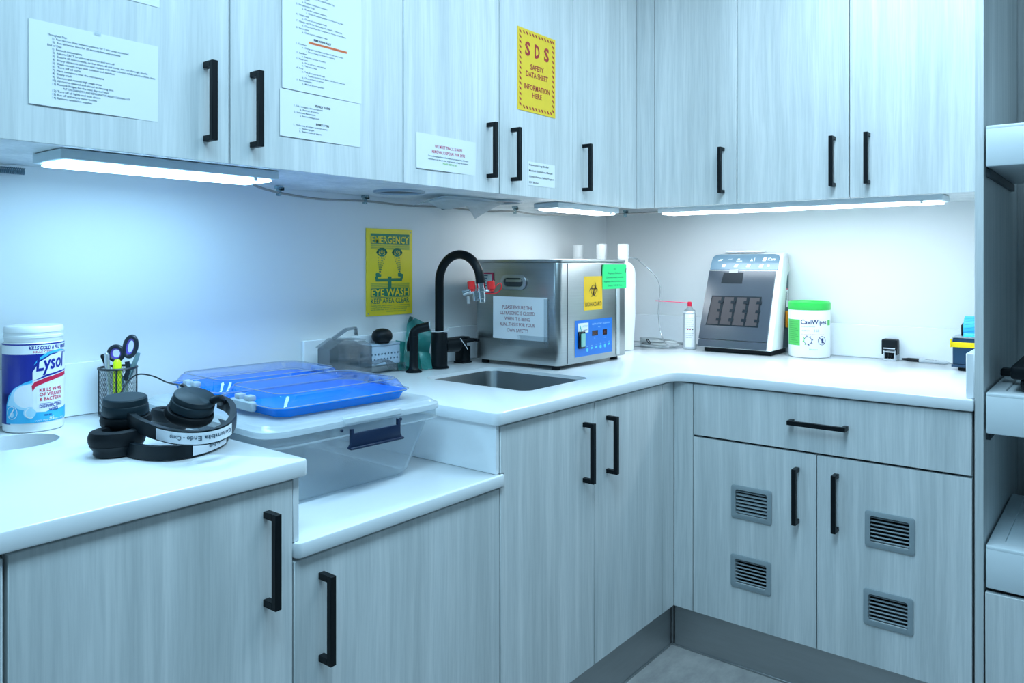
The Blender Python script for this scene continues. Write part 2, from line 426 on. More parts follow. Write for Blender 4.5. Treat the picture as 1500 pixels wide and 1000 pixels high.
t = cabA('wall_cabinet', 'narrow single-door wall cabinet right of the safety data sheet sign, next to the corner', -.745, -DU, ZU, TOP, -DU, [(-.745, -.430, -.681, HZU)])
bm = B(); box(bm, -.430+.001, -DU, -DU, -DU+.018, ZU, TOP-.003, .0008); fin(bm, 'filler_panel', LAM, t)
def cabB(name, label, y0, y1, z0, z1, xf, doors):
    t = thing(name, label, 'cabinet', (WB-.001, y0, z0))
    body(t, xf+.0195, WB-.001, y1+.001, y0-.001, z0+.005, z1)
    for d in doors: doorB(t, *d[:2], z0, z1-.003, xf, *d[2:])
    return t
t = cabB('wall_cabinet', 'single-door wall cabinet on the back wall, nearest the corner', -DU-.020, -.716, ZU, TOP, -DU, [(-.386, -.716, -.664, HZU-.001)])
bm = B(); box(bm, -DU, -DU+.018, -.386, -DU-.001, ZU, TOP-.003, .0008); fin(bm, 'filler_panel', LAM, t)
cabB('wall_cabinet', 'wide double-door wall cabinet on the back wall above the wipes canister, beside the tall unit', -.716, -1.493, ZU, TOP, -DU, [(-.716, -1.097, -1.048, HZU-.001), (-1.097, -1.492, -1.155, HZU)])
# base cabinets, left run
ZD = .878
cabA('base_cabinet', 'base cabinet cut by the left edge of the photo, only a sliver of door showing', -3.1, -2.576, KZ, ZD, -DL, [(-3.1, -2.576)])
t = thing('base_cabinet', 'base cabinet under the counter with the headphones, handle at its right edge', 'cabinet', (-2.573, WA-.001, KZ))
bm = B(); box(bm, -2.572, -2.554, -DL+.0195, WA-.03, KZ, ZD); box(bm, -2.138, -2.120, -DL+.0195, WA-.03, KZ, ZD); box(bm, -2.554, -2.138, -DL+.0195, WA-.03, KZ, KZ+.018); fin(bm, 'carcass', LAM, t)
doorA(t, -2.573, -2.119, KZ, ZD, -DL, -2.174, .755)
cabA('base_cabinet', 'lower base cabinet under the sunken counter that holds the clear bin', -2.118, -1.535, KZ, .733, -DL, [(-2.118, -1.535, -2.057, .612)])
t = thing('base_cabinet', 'double-door sink base cabinet with its two handles side by side', 'cabinet', (-1.534, WA-.001, KZ))
bm = B(); box(bm, -1.533, -1.515, -DL+.0195, WA-.03, KZ, ZD); box(bm, -.732, -.714, -DL+.0195, WA-.03, KZ, ZD); box(bm, -1.515, -.732, -DL+.0195, WA-.03, KZ, KZ+.018); fin(bm, 'carcass', LAM, t)
doorA(t, -1.534, -1.118, KZ, ZD, -DL, -1.171, .748); doorA(t, -1.118, -.714, KZ, ZD, -DL, -1.049, .748)
bm = B(); box(bm, -.7125, -DL, -DL, -DL+.018, KZ, ZD, .0008); fin(bm, 'filler_panel', LAM, t)
# base cabinet with vents, back run
t = thing('base_cabinet', 'base cabinet with one wide drawer over two doors that carry ventilation grilles', 'cabinet', (WB-.02, -.705, KZ))
body(t, -DL+.0195, WB-.03, -1.489, -.706, KZ+.002, ZD-.002, LAM_SHADED, '-x')
bm = B(); box(bm, -DL, -DL+.018, -.7015, -DL-.001, KZ, ZD, .0008); fin(bm, 'filler_panel', LAM, t)
doorB(t, -.703, -1.490, .713, ZD, -DL, -1.10, .7975, (), 'drawer', True)
vents = [(-.834, -.962, .473, .577), (-.832, -.960, .257, .360), (-1.227, -1.355, .473, .575), (-1.223, -1.351, .253, .355)]
I = .014
for (a, b_), hy, vs in (((-.703, -1.094), -1.038, vents[:2]), ((-1.094, -1.490), -1.150, vents[2:])):
    doorB(t, a, b_, KZ, .706, -DL, hy, .580, [(v[1]+I, v[0]-I, v[2]+I, v[3]-I) for v in vs])
GV = mat('grille_grey', (.30, .36, .39), .45)
for y0, y1, z0, z1 in vents:
    g = rpoly(rect(-y0, -y1, z0, z1), .008, 4); hole = rpoly(rect(-y0+I, -y1-I, z0+I, z1-I), .006, 3)
    M = Matrix(((0, 0, -1, -DL), (-1, 0, 0, 0), (0, 1, 0, 0), (0, 0, 0, 1)))
    bm = B(); slab(bm, g, .0005, .005, [hole], .0015, M); v = fin(bm, 'vent_grille', GV, t)
    n = 7; wd = .003 if y0 == vents[0][0] else .0008
    for k in range(n):
        zc = z0+I+(k+.5)*(z1-z0-2*I)/n
        bm = B(); R = Matrix.Translation((-DL+.004, 0, zc)) @ Matrix.Rotation(math.radians(-28), 4, 'Y')
        box(bm, -.0016-wd, .0016+wd*.6, y1+I-.001, y0-I+.001, -.0009, .0009, 0, 1, R); fin(bm, 'slat', GV, v)

# ================================================================== tall open unit at the right
t = thing('tall_cabinet', 'tall open storage unit at the right edge with white pull-out trays', 'cabinet', (-.2, -1.80, 0))
for y0, y1 in ((-1.515, -1.4945), (-2.12, -2.10)):
    bm = B(); box(bm, -DL, WB-.002, y0, y1, 0.002, TOP+.02, .001); fin(bm, 'side_panel', LAM, t)
bm = B(); box(bm, .130, .148, -2.0995, -1.5155, .05, TOP+.02); fin(bm, 'back_panel', LAM_SHADED, t)
bm = B(); box(bm, -.60, -.585, -2.0995, -1.5155, .002, .12); fin(bm, 'kick_panel', KICK, t)
bm = B(); box(bm, -DL+.02, .129, -2.0995, -1.5155, .125, .143); fin(bm, 'bottom_panel', LAM_SHADED, t)
doorA_ = B(); box(doorA_, -DL, -DL+.018, -2.097, -1.5185, KZ, .419, .0012); fin(doorA_, 'door', LAM, t)
TRAYM = mat('tray_white', (.72, .80, .84), .28, var=.01)
for z0, z1 in ((1.519, 1.625), (.829, .935), (.430, .540)):
    bm = B()
    o = rpoly(rect(-DL, -.06, -2.096, -1.519), [.006]*4, 3)
    slab(bm, o, z0, z1-.006, (), .004)
    # raised rim round a shallow recess
    slab(bm, inset(o, 0.0005), z1-.012, z1, [rpoly(rect(-DL+.05, -.09, -2.06, -1.555), .02, 4)], .003)
    tr = fin(bm, 'pull_out_tray', TRAYM, t)
    bm = B(); box(bm, -.60, -.05, -1.5185, -1.5157, z0-.022, z0+.006); box(bm, -.60, -.05, -1.5255, -1.5185, z0-.022, z0-.002); fin(bm, 'runner', DGREY, tr)
# black device on the middle tray
t = thing('label_printer', 'black desktop device half out of frame on the middle white tray', 'device', (-.36, -1.72, .9355))
bm = B(); box(bm, -.54, -.20, -1.90, -1.585, .936, .962, .006, 2); fin(bm, 'base', BLACKG, t)
bm = B(); box(bm, -.56, -.18, -1.94, -1.565, .964, 1.00, .008, 2); fin(bm, 'cover', BLACK, t)
bm = B(); box(bm, -.42, -.38, -1.566, -1.528, .955, .975, .003, 1); fin(bm, 'arm', BLACK, t)
bm = B(); box(bm, -.60, -.565, -1.95, -1.60, .9355, .941, .001, 1); tag(fin(bm, 'paper_pad', WHITEP), 'flat white pad lying in front of the black device on the tray', 'pad')

# ================================================================== countertops
YF = -.645                                            # counter front, left run
CT = .031
SX0, SX1, SY0, SY1 = -1.265, -.935, -.505, -.097      # sink opening
# left counter
t = thing('countertop', 'raised white countertop under the headphones and disinfecting wipes, with an oval cut-out', 'countertop', (-2.6, WA-.02, ZC-CT))
outer = rpoly([(-3.3, WA-.002), (-3.3, YF), (-2.092, YF), (-2.092, WA-.002)], [0, 0, .012, 0], 4)
HX, HY, HR = -2.380, -.078, .080
hole = [(HX+HR*math.cos(2*PI*k/40), HY+HR*.92*math.sin(2*PI*k/40)) for k in range(40)]
bm = B(); slab(bm, outer, ZC-CT, ZC, [hole], .004); fin(bm, 'slab', QUARTZ, t)
bm = B(); box(bm, -3.3, -2.105, WA-.014, WA-.0012, ZC+.0005, 1.038, .0015); fin(bm, 'backsplash', QUARTZ, t)
bm = B(); box(bm, -2.1175, -2.105, -.632, WA-.002, .7655, ZC-CT-.0005, .001); fin(bm, 'side_panel', QUARTZ, t)
bm = B(); lathe(bm, [(HR+.004, -CT-.02), (HR+.004, -CT-.0005), (HR+.001, -CT-.0005), (HR+.001, -.20), (.001, -.20)], Matrix.Translation((HX, HY, ZC)), 40, .92, False)
fin(bm, 'waste_chute', mat('chute_grey', (.55, .62, .66), .5), t)
# sunken counter
t = thing('countertop', 'sunken lower white countertop carrying the clear plastic bin', 'countertop', (-1.82, WA-.02, .737))
bm = B(); slab(bm, rpoly([(-2.1172, WA-.002), (-2.1172, YF), (-1.524, YF), (-1.524, -.633), (-1.5345, -.633), (-1.5345, WA-.002)], [0, .012, .012, 0, 0, 0], 3), .736, .765, (), .004); fin(bm, 'slab', QUARTZ, t)
# L-shaped counter
t = thing('countertop', 'white L-shaped countertop with the sink, turning the corner to the back wall', 'countertop', (-.8, WA-.02, ZC-CT))
outer = rpoly([(WB-.002, WA-.002), (-1.556, WA-.002), (-1.556, YF), (YF, YF), (YF, -1.4935), (WB-.002, -1.4935)], [0, 0, .02, .045, .003, 0], 6)
sink_o = rpoly(rect(SX0, SX1, SY0, SY1), .035, 6)
bm = B(); slab(bm, outer, ZC-CT, ZC, [sink_o], .004); fin(bm, 'slab', QUARTZ, t)
bm = B(); box(bm, -1.556, WB-.0145, WA-.014, WA-.0012, ZC+.0005, 1.038, .0015); fin(bm, 'backsplash', QUARTZ, t)
bm = B(); box(bm, WB-.014, WB-.0012, -1.4935, WA-.0145, ZC+.0005, 1.038, .0015); fin(bm, 'backsplash', QUARTZ, t)
bm = B(); box(bm, -.625, WB-.0145, -1.4935, -1.4735, ZC+.0005, 1.033, .002); fin(bm, 'end_splash', QUARTZ, t)
bm = B(); box(bm, -1.5475, -1.5355, -.632, WA-.002, .7655, ZC-CT-.0005, .001); fin(bm, 'side_panel', QUARTZ, t)
# sink
t = thing('sink', 'stainless steel undermount sink in the white L-shaped counter', 'sink', (-1.10, -.30, ZC-.25))
bm = B(); zt = ZC-CT-.0006; rings = []
for d, z in ((.0005, ZC-.0115), (.0022, ZC-.0105), (.0030, ZC-.0125), (.005, zt-.17), (.012, zt-.188), (.03, zt-.198), (.12, zt-.204)):
    rings.append([bm.verts.new((x, y, z)) for x, y in rpoly(rect(SX0+d, SX1-d, SY0+d, SY1-d), .034 if d < .02 else .02, 6)])
for a, b_ in zip(rings, rings[1:]):
    for k in range(len(a)): bm.faces.new((a[k], a[(k+1) % len(a)], b_[(k+1) % len(a)], b_[k]))
bm.faces.new(rings[-1]); fin(bm, 'basin', SINKM, t, angle=50)
bm = B(); lathe(bm, [(.045, 0), (.045, .003), (.038, .004), (.034, .001), (0, .001)], Matrix.Translation((-1.10, -.30, zt-.2045)), 28); fin(bm, 'drain', CHROME, t)

# ================================================================== under-cabinet lights and what hangs there
HOUS = mat('light_housing', (.62, .74, .80), .35)
def striplight(label, x0, x1, y0, y1, long_x, L_, tilt=0):
    t = thing('under_cabinet_light', label, 'light', ((x0+x1)/2, (y0+y1)/2, ZU+.004), 0, 'white light bars fixed under the wall cabinets')
    z1 = ZU+.004; z0 = z1-.026
    bm = B(); box(bm, x0, x1, y0, y1, z0+.006, z1, .003, 2); fin(bm, 'housing', HOUS, t)
    em = emit('lit_diffuser', *L_); e = .012
    ym = (y0+y1)/2; xm = (x0+x1)/2
    qs = [(x0+e, x1-e, y0+e, ym-.002), (x0+e, x1-e, ym+.002, y1-e)] if long_x else [(x0+e, xm-.001, y0+e, y1-e), (xm+.001, x1-e, y0+e, y1-e)]
    for q_ in qs:
        bm = B(); box(bm, *q_, z0, z0+.0055, .002, 1); fin(bm, 'diffuser', em, t)
    bm = B(); cx, cy = (x1-.06, y0+.004) if long_x else (x0+.004, y0+.06)
    cyl(bm, (cx, cy, z0-.002), (cx, cy, z0+.006), .005, 12); fin(bm, 'switch', WHITEP, t)
striplight('wide bluish light bar under the wall cabinet at the far left', -2.36, -1.885, -.25, -.115, True, LIGHT_A1)
striplight('short light bar under the cabinet nearest the corner, right of the faucet', -.735, -.32, -.24, -.13, True, LIGHT_A2)
striplight('long light bar under the back wall cabinets, over the white and grey machine', -.25, -.13, -1.357, -.37, False, LIGHT_B)
zu = ZU+.005
for x, lab in ((-1.355, 'dark recessed puck light above the eye wash sign, partly covered by hanging paper'), (-.872, 'dark recessed puck light above the steel cleaner, left of the short light bar')):
    t = thing('puck_light', lab, 'light', (x, -.09, zu))
    bm = B(); lathe(bm, [(.060, -.001), (.066, -.007), (.076, -.006), (.078, 0)], Matrix.Translation((x, -.09, zu)), 36, 1, False); fin(bm, 'bezel', mat('puck_rim', (.28, .36, .42), .4), t)
    bm = B(); lathe(bm, [(0, -.002), (.061, -.002), (.061, -.0005), (0, -.0005)], Matrix.Translation((x, -.09, zu)), 36); fin(bm, 'lens', mat('puck_dark', (.008, .03, .06), .35, spec=.2), t)
# loose sheets hanging
t = thing('hanging_paper', 'crumpled translucent sheets hanging below the cabinet between the two puck lights', 'paper', (-1.12, -.08, ZU-.01))
VEL = clear('translucent_sheet', (.95, .97, .98), .05, .55, (.82, .9, .94), .3)
for k, (xa, xb, ya, yb, dz) in enumerate(((-1.25, -.94, -.15, -.01, .012), (-1.21, -.89, -.12, .06, .022))):
    bm = B(); g = []
    for i in range(13):
        row = []
        for j in range(7):
            u = i/12; v = j/6
            z = ZU+.001-.003*k-dz*(.25+.75*v)*(abs(math.sin(u*5.2+k*1.3+v*.8)))**1.2 - (.03*max(0, u-.88)/.12*v if k else .012*max(0, .12-u)/.12)
            row.append(bm.verts.new((xa+(xb-xa)*u+.05*v, ya+(yb-ya)*v, z)))
        g.append(row)
    for i in range(12):
        for j in range(6): bm.faces.new((g[i][j], g[i+1][j], g[i+1][j+1], g[i][j+1]))
    o = fin(bm, 'sheet', VEL, t); md = o.modifiers.new('thick', 'SOLIDIFY'); md.thickness = .0004
# wiring
CORD = mat('grey_cord', (.30, .30, .29), .6)
bm = B(); tube(bm, smooth_pts([(-1.875, -.16, 1.472), (-1.82, -.05, 1.470), (-1.66, .06, 1.467), (-1.50, .09, 1.462), (-1.32, .095, 1.468), (-1.15, .095, 1.464), (-.98, .08, 1.468), (-.80, .06, 1.462), (-.66, .02, 1.467), (-.50, .02, 1.462), (-.32, -.05, 1.470), (-.20, -.20, 1.472), (-.19, -.36, 1.474)], 6), .0035, 8)
tag(rebase(fin(bm, 'light_cable', CORD), (-1.2, .09, 1.47)), 'thin grey cable strung along the wall between the under-cabinet lights', 'cable')
CLIP = clear('clip_plastic', (.75, .9, .95), .2, .35, (.3, .6, .68))
for x, y in ((-1.68, .05), (-1.33, .095), (-.985, .08), (-.655, .02), (-.205, -.20)):
    t = thing('cable_clip', {-1.68: 'small clear cable clip at the right end of the far-left light bar', -1.33: 'small clear cable clip above the eye wash sign', -.985: 'small clear cable clip behind the hanging sheets', -.655: 'small clear cable clip at the left end of the short light bar', -.205: 'small clear cable clip in the corner between two light bars'}[x], 'cable clip', (x, y, ZU+.004), 0, 'clear clips holding the light cable')
    bm = B(); box(bm, x-.010, x+.010, y-.008, y+.008, ZU-.004, ZU+.0045, .001); box(bm, x-.007, x+.007, y-.004, y+.006, ZU-.024, ZU-.004, .003, 2); fin(bm, 'clip_body', CLIP, t)
    bm = B(); box(bm, x+.002, x+.014, y-.006, y+.004, ZU-.008, ZU+.001, .001); fin(bm, 'adhesive_pad', BLACK, t)
bm = B(); pts = [(-2.70+.40*k/700, .098+.006*math.cos(k*.9), 1.472+.007*math.sin(k*.9)) for k in range(701)]
tube(bm, pts, .0014, 5); tag(rebase(fin(bm, 'spiral_wrap', mat('coil_grey', (.12, .20, .26), .5)), (-2.5, .1, 1.47)), 'tightly coiled grey cord along the wall left of the first light bar', 'cord')

# ================================================================== papers and signs on the doors
def lines(A, x, y, dy, h, rows, m=INK):
    for ind, st in rows:
        if st: A.text(st, x+ind, y, h, m, bold=.012, w=len(st)*h*.60)
        y -= dy
yp = -DU
t = thing('taped_sheet', 'white sheet with a numbered end-of-day list, taped on the far left wall cabinet door', 'paper', (-2.32, yp, 1.55))
f = FA(-2.434, 1.549, yp); sheet(t, f, .230, .149, PAPER, curl=.003)
A = Art(t, SF[0])
lines(A, .030, .126, .0062, .0036, [(0, 'Throughout Day:'), (.008, '1)  Run vacuum lines between patients for 1 min when suctioned'), (.008, '2)  Run air/water lines for 20 seconds between patients'), (0, 'End of Day:'), (.008, '1)  Restock consumables'),
 (.008, '2)  Return CBCT to universal position and turn off'), (.008, '3)  Ensure all instruments, or bur trays, all put away, are run through sterile'), (.008, '4)  Empty ultrasonic solution and replace with new solution safely solution from clean'), (.008, '5)  Clean vacuum traps with solution and disinfect'),
 (.008, '6)  Turn off all carts'), (.008, '7)  Place containers over the microscopes'), (.008, '8)  Empty trash'), (.008, '9)  Vacuum and restock high usage areas'), (.008, '10) All rooms cleaned and placed in cleaning bins'), (.008, '11) Restock fridges for the next day and keys'),
 (.022, '-  PUT ON CABINETRY AND REFRIGERATOR MISSED CLEANING LIST'), (.008, '12) Turn off all lights and lock doors'), (.008, '13) Run off and empty water bottles'), (.008, '14) Remove ventilation supplies')])
A.rect(.115-.006, .115+.006, .145, .152, clear('tape', (.9, .95, .97), .1, .2), .002, 'tape'); A.done()
t = thing('taped_sheet', 'white sheet cut by the top edge of the photo, above the end-of-day list', 'paper', (-2.32, yp, 1.78))
f = FA(-2.421, 1.776, yp); sheet(t, f, .220, .280, PAPER, curl=.002); A = Art(t, SF[0]); lines(A, .02, .26, .008, .004, [(0, 'Opening:'), (.01, '1) Turn on all lights'), (.01, '2) Turn on compressor')]); A.done()
t = thing('taped_sheet', 'tall white task sheet with an orange highlighted line, on the second wall cabinet door', 'paper', (-1.80, yp, 1.67))
f = FA(-1.918, 1.668, yp); sheet(t, f, .231, .300, PAPER, curl=.002); A = Art(t, SF[0])
y = .285
for k, (ind, st) in enumerate([(.0, '1.  Suction'), (.02, 'a.  Clean all the traps and lines'), (.0, '2.  Emergency Eye Rinse'), (.02, 'a.  Run off water from eyewash station'), (.034, 'i.  Rinse for one minute and record water level'), (.0, '3.  Check Sterilizer'), (.02, 'a.  Spore test and the distilled water'), (.02, 'b.  Replace gasket and wipe down'), (.034, 'i.  Record in the sterilization log'), (.0, '4.  Disinfectant'), (.02, 'a.  Replace ultrasonic solution'), (.0, '5.  Emergency Eye Wash'), (.02, 'a.  Rinse for eyewash stations'), (.034, 'i.  Check fire extinguisher and record tag date'), (.0, '6.  Oxygen tank'), (.02, 'a.  Check oil compressor level'), (.0, '7.  Change out Oil for Handpiece, Air Nozzle - Ultrasonic'), (.02, 'a.  Clean out filter for compressor motor cover filters'), (.0, '8.  Vacuum pump'), (.02, 'a.  Clean out the amalgam traps')]):
    A.text(st, .038+ind*.8, y, .0040, INK, bold=.01, w=len(st)*.0040*.58); y -= .0078
y -= .004; A.text('SEMI ANNUALLY', .112, y, .0048, INKB, bold=.04, al='C'); y -= .0085
A.rect(.072, .185, y-.001, y+.0045, ORANGE, .0006, 'highlight'); A.text('CHECK EMERGENCY KITS FOR ALL EXPIRATION DATES', .075, y+.0003, .003, INKR, w=.107, h=.0009); y -= .0085
for ind, st in [(.0, '1.  Compressor'), (.02, 'a.  Change air intake filter and wipe all the outer covers'), (.034, 'i.  Record change in binder for tracking'), (0, '2.  Sterilizer'), (.02, 'a.  Deep clean of inner chambers'), (0, '3.  Water Lines'), (.02, 'a.  Shock all lines with tablets'), (.02, 'b.  Test water lines'), (0, '4.  X-ray'), (.02, 'a.  Test all sensors for damage'), (.034, 'i.  Replace the holder or sleeve with one of a new size'), (.02, 'b.  Check all the lead aprons'), (0, '5.  Fire Extinguisher'), (.02, 'a.  Mark off all extinguishers')]:
    A.text(st, .038+ind*.8, y, .0037, INK, bold=.01, w=len(st)*.0037*.56); y -= .0070
A.done()
t = thing('taped_sheet', 'short white yearly tasks sheet directly below the tall task sheet', 'paper', (-1.81, yp, 1.56))
f = FA(-1.924, 1.559, yp); sheet(t, f, .234, .107, PAPER, curl=.002); A = Art(t, SF[0])
A.text('YEARLY TASKS', .118, .079, .0048, INKB, al='C', bold=.04)
lines(A, .038, .072, .0072, .0038, [(0, '1.  Salt / amalgam / chrome removal'), (.016, 'a.  Restock all inserts'), (0, '2.  Instrument Maintenance'), (.016, 'a.  Remove damaged tools')])
A.text('EVERY 5 YRS', .118, .036, .0048, INKB, al='C', bold=.04)
lines(A, .036, .028, .0068, .0038, [(0, '1.  Hydro test all oxygen tanks for cracks'), (.016, 'a.  Replace gauges'), (.016, 'b.  Restore tanks or dispose')]); A.done()
t = thing('taped_note', 'white note in red capitals about tracking sharps disposal, left of the middle handles', 'paper', (-1.376, yp, 1.53))
f = FA(-1.497, 1.527, yp); sheet(t, f, .242, .097, PAPER, curl=.004); A = Art(t, SF[0])
A.text('WE MUST TRACK SHARPS', .127, .062, .0085, INKR, w=.112, al='C', bold=.012); A.text('REMOVAL/DISPOSAL FOR 3YRS', .127, .047, .0085, INKR, w=.135, al='C', bold=.012)
A.text('You need to update the manifest binder at our nearest drop off location', .127, .036, .0042, INK, w=.165, al='C', bold=.02); A.text('remember to let the provider. Keep records and sign the container', .127, .0275, .0042, INK, w=.165, al='C', bold=.02)
A.text('PLEASE SEE THE LIST', .132, .0185, .0045, GREENHI, w=.06, al='C', bold=.03); A.done()
t = thing('safety_sign', 'yellow SDS safety data sheet sign with a red striped border', 'sign', (-.955, yp, 1.753))
f = FA(-1.056, 1.754, yp); W, H = .204, .262; sheet(t, f, W, H, YELLOW, 'sign_plate', .001, 0, .0006); A = Art(t, SF[0]); h = .0008; e = .008; sw = .013
def stripes(x0, x1, y0, y1, vert):
    n = int(((y1-y0) if vert else (x1-x0))/.0155)
    for k in range(n):
        if vert: y = y0+(k+.3)*(y1-y0)/n; A.poly([(x0, y+.007), (x1, y), (x1, y+.007), (x0, y+.014)], INKDR, h, 'border_stripe')
        else: x = x0+(k+.3)*(x1-x0)/n; A.poly([(x+.006, y0), (x+.013, y0), (x+.007, y1), (x, y1)], INKDR, h, 'border_stripe')
stripes(e, e+sw*.75, e, H-e, True); stripes(W-e-sw*.75, W-e, e, H-e, True); stripes(e+sw, W-e-sw, e, e+sw*.7, False); stripes(e+sw, W-e-sw, H-e-sw*.7, H-e, False)
for k, c in enumerate('SDS'): A.text(c, W/2+(k-1)*.051, .180, .042, INKDR, w=.027, al='C', bold=.035, h=h)
for st, y, w_ in (('SAFETY', .138, .072), ('DATA SHEET', .113, .118), ('INFORMATION', .072, .138), ('HERE', .048, .052)): A.text(st, W/2, y, .0165, INKDR, w=w_, al='C', bold=.02, h=h)
A.done()
t = thing('label_note', 'small white four-line list label right of the middle handles', 'paper', (-.928, yp, 1.52))
f = FA(-1.001, 1.520, yp); sheet(t, f, .147, .076, PAPER, t=.0003, off=.0006); A = Art(t, SF[0])
for k, st in enumerate(('Inspection Log Binder', 'Medical Guidelines Manual', 'OSHA Written Safety Program', 'SDS Binder')): A.text(st, .005, .063-.0188*k, .0062, INKB, w=len(st)*.0051, bold=.012)
A.done()
# eye wash sign on wall_left
t = thing('eye_wash_sign', 'yellow and green emergency eye wash sign on the wall above the sink', 'sign', (-1.207, WA, 1.10))
f = FA(-1.308, 1.097, WA); W, H = .204, .286; sheet(t, f, W, H, YELLOW2, 'sign_plate', .003, 0, .0005); A = Art(t, SF[0]); h = .0008
x0, x1 = .018, W-.014
A.rect(x0, x1, .262, .270, SGREEN, h); A.rect(x0, x1, .236, .262, SGREEN, h); 
for k in range(5): A.rect(x0, x1, .236-.0035*(k+1), .236-.0035*k-.0016, SGREEN2, h, 'faded_band')
A.text('EMERGENCY', (x0+x1)/2, .239, .023, YELLOW2, w=x1-x0-.006, al='C', bold=.016, h=h+.0006)
for cx in (.066, .134):
    A.ring(cx, .198, .020, .026, 25, 155, SGREEN, h, 'eye_symbol', cy2=.197); A.ring(cx, .222, .024, .028, 215, 325, SGREEN, h, 'eye_symbol', cy2=.223)
    A.ring(cx, .210, .0055, .0105, 0, 359.9, SGREEN, h+.0003, 'eye_symbol'); A.poly(arcp(cx, .210, .003, 0, 350, 8), SGREEN, h+.0004, 'eye_symbol')
    A.poly([(cx-.026, .207), (cx-.012, .216), (cx-.013, .204)], SGREEN, h, 'eye_symbol'); A.poly([(cx+.026, .207), (cx+.012, .216), (cx+.013, .204)], SGREEN, h, 'eye_symbol')
for s_, cx in ((1, .056), (-1, .146)):
    for a in range(5):
        for k in range(8):
            d = .012+.0075*k; an = math.radians(90-s_*(a*7-6)); x = cx+d*math.cos(an); y = .133+d*math.sin(an)
            if y < .196: A.rect(x-.0009, x+.0009, y-.0022, y+.0022, SGREEN, h, 'spray_drop')
A.poly([(.040, .112), (.155, .112), (.162, .128), (.152, .132), (.148, .122), (.048, .122), (.052, .131), (.036, .128)], SGREEN, h, 'eyewash_symbol')
for cx, s_ in ((.052, 1), (.150, -1)): A.poly([(cx-.012, .128), (cx+.010, .126), (cx+.011, .136), (cx+.004, .137), (cx+.002, .141), (cx-.009, .142), (cx-.013, .138)], SGREEN, h+.0001, 'eyewash_symbol')
A.rect(.092, .108, .088, .128, SGREEN, h+.0002, 'eyewash_symbol')
for k in range(6): A.rect(x0, x1, .060+.029-.0005+.0035*k*.9, .060+.029+.0012+.0035*k*.9, SGREEN2, h-.0003, 'faded_band')
A.rect(x0, x1, .062, .090, SGREEN, h); A.text('EYE WASH', (x0+x1)/2, .064, .0235, YELLOW2, w=x1-x0-.006, al='C', bold=.016, h=h+.0006)
A.rect(x0, x1, .0585, .0605, SGREEN, h)
A.text('KEEP AREA CLEAR', (x0+x1)/2, .040, .0165, SGREEN, w=x1-x0-.002, al='C', bold=.016, h=h)
for y, st, ww in ((.031, 'WARNING: Flush eyes for 15 minutes with water and seek medical aid', 1), (.0245, 'at once. Do not rub. Keep the area free of obstruction at all times and', 1), (.018, 'check the eyewash weekly.  REPORT ANY DEFECT TO A SUPERVISOR', .93), (.011, 'emergency shower and eye wash', .5)): A.text(st, x0+(x1-x0)*(0 if ww > .8 else .4), y, .0035, SGREEN, w=(x1-x0)*ww, bold=.01, h=h)
for cx, cy in ((.008, .008), (W-.008, H-.008)): A.poly(arcp(cx, cy, .0035, 0, 345, 12), mat('sign_hole', (.5, .45, .2), .5), h, 'screw_hole')
A.done()

# ================================================================== faucet and sink fittings
FX, FY = -1.07, .018
t = thing('faucet', 'tall black gooseneck faucet behind the sink', 'faucet', (FX, FY, ZC))
bm = B(); lathe(bm, [(.033, 0), (.033, .004), (.028, .007), (.0275, .010), (.0275, .118), (.0265, .120), (.0165, .120)], Matrix.Translation((FX, FY, ZC)), 32); fin(bm, 'valve_body', BLACK, t)
R_ = .0925; cz = 1.206
pts = [(FX, FY, ZC+.115), (FX, FY, 1.10)]+[(FX, FY-R_+R_*math.cos(a), cz+R_*math.sin(a)) for a in [math.radians(d) for d in range(0, 166, 8)]]
last = Vector(pts[-1]); dr = Vector((0, -.20, -1)).normalized(); pts.append(tuple(last+dr*.02)); END = last+dr*.035; pts.append(tuple(END))
bm = B(); tube(bm, pts, .0148, 18); fin(bm, 'spout', BLACK, t)
M = Vector((1, -.15, 0)).normalized()
c0 = Vector((FX, FY, ZC+.075)); bm = B(); cyl(bm, c0+M*.02, c0+M*.082, .0255, 28, .004); fin(bm, 'lever_hub', BLACK, t)
bm = B(); cyl(bm, c0+M*.080+Vector((0, 0, .006)), c0+M*.15+Vector((0, 0, .010)), .0065, 14); fin(bm, 'lever', BLACK, t)
t = thing('eyewash_attachment', 'chrome faucet eye wash fitting with two red caps', 'eye wash fitting', tuple(END))
Rv = Vector((math.cos(YAW), math.sin(YAW), 0)); Dn = Vector((0, -.12, -1)).normalized(); E0 = END-Dn*.004
bm = B(); cyl(bm, E0, E0+Dn*.055, .0135, 24, .002); cyl(bm, E0+Dn*.053, E0+Dn*.066, .011, 24, .002); cyl(bm, E0+Dn*.018, E0+Dn*.032, .0155, 24, .002); fin(bm, 'body', CHROME, t)
bm = B(); cyl(bm, E0+Dn*.034-Rv*.052, E0+Dn*.026+Rv*.03, .0065, 16); cyl(bm, E0+Dn*.036-Rv*.062, E0+Dn*.026-Rv*.034, .010, 18); cyl(bm, E0+Dn*.060-Rv*.020, E0+Dn*.028-Rv*.020, .010, 18); fin(bm, 'cross_arm', CHROME, t)
RED = mat('red_cap', (.75, .02, .02), .4)
for s_ in (-1, 1):
    p = E0+Rv*(.033*s_ if s_ > 0 else -.031)
    bm = B(); cyl(bm, p+Dn*.024, p-Dn*.004, .0125, 20, .002); cyl(bm, p+Dn*.030, p+Dn*.022, .009, 18); fin(bm, 'red_cap', RED, t)
bm = B(); tube(bm, smooth_pts([E0+Rv*.04+Dn*.02, E0+Rv*.062+Dn*.002, E0+Rv*.066+Dn*.016, E0+Rv*.05+Dn*.034, E0+Rv*.018+Dn*.036, E0-Rv*.012+Dn*.03], 6), .0018, 8); fin(bm, 'retainer_strap', RED, t)
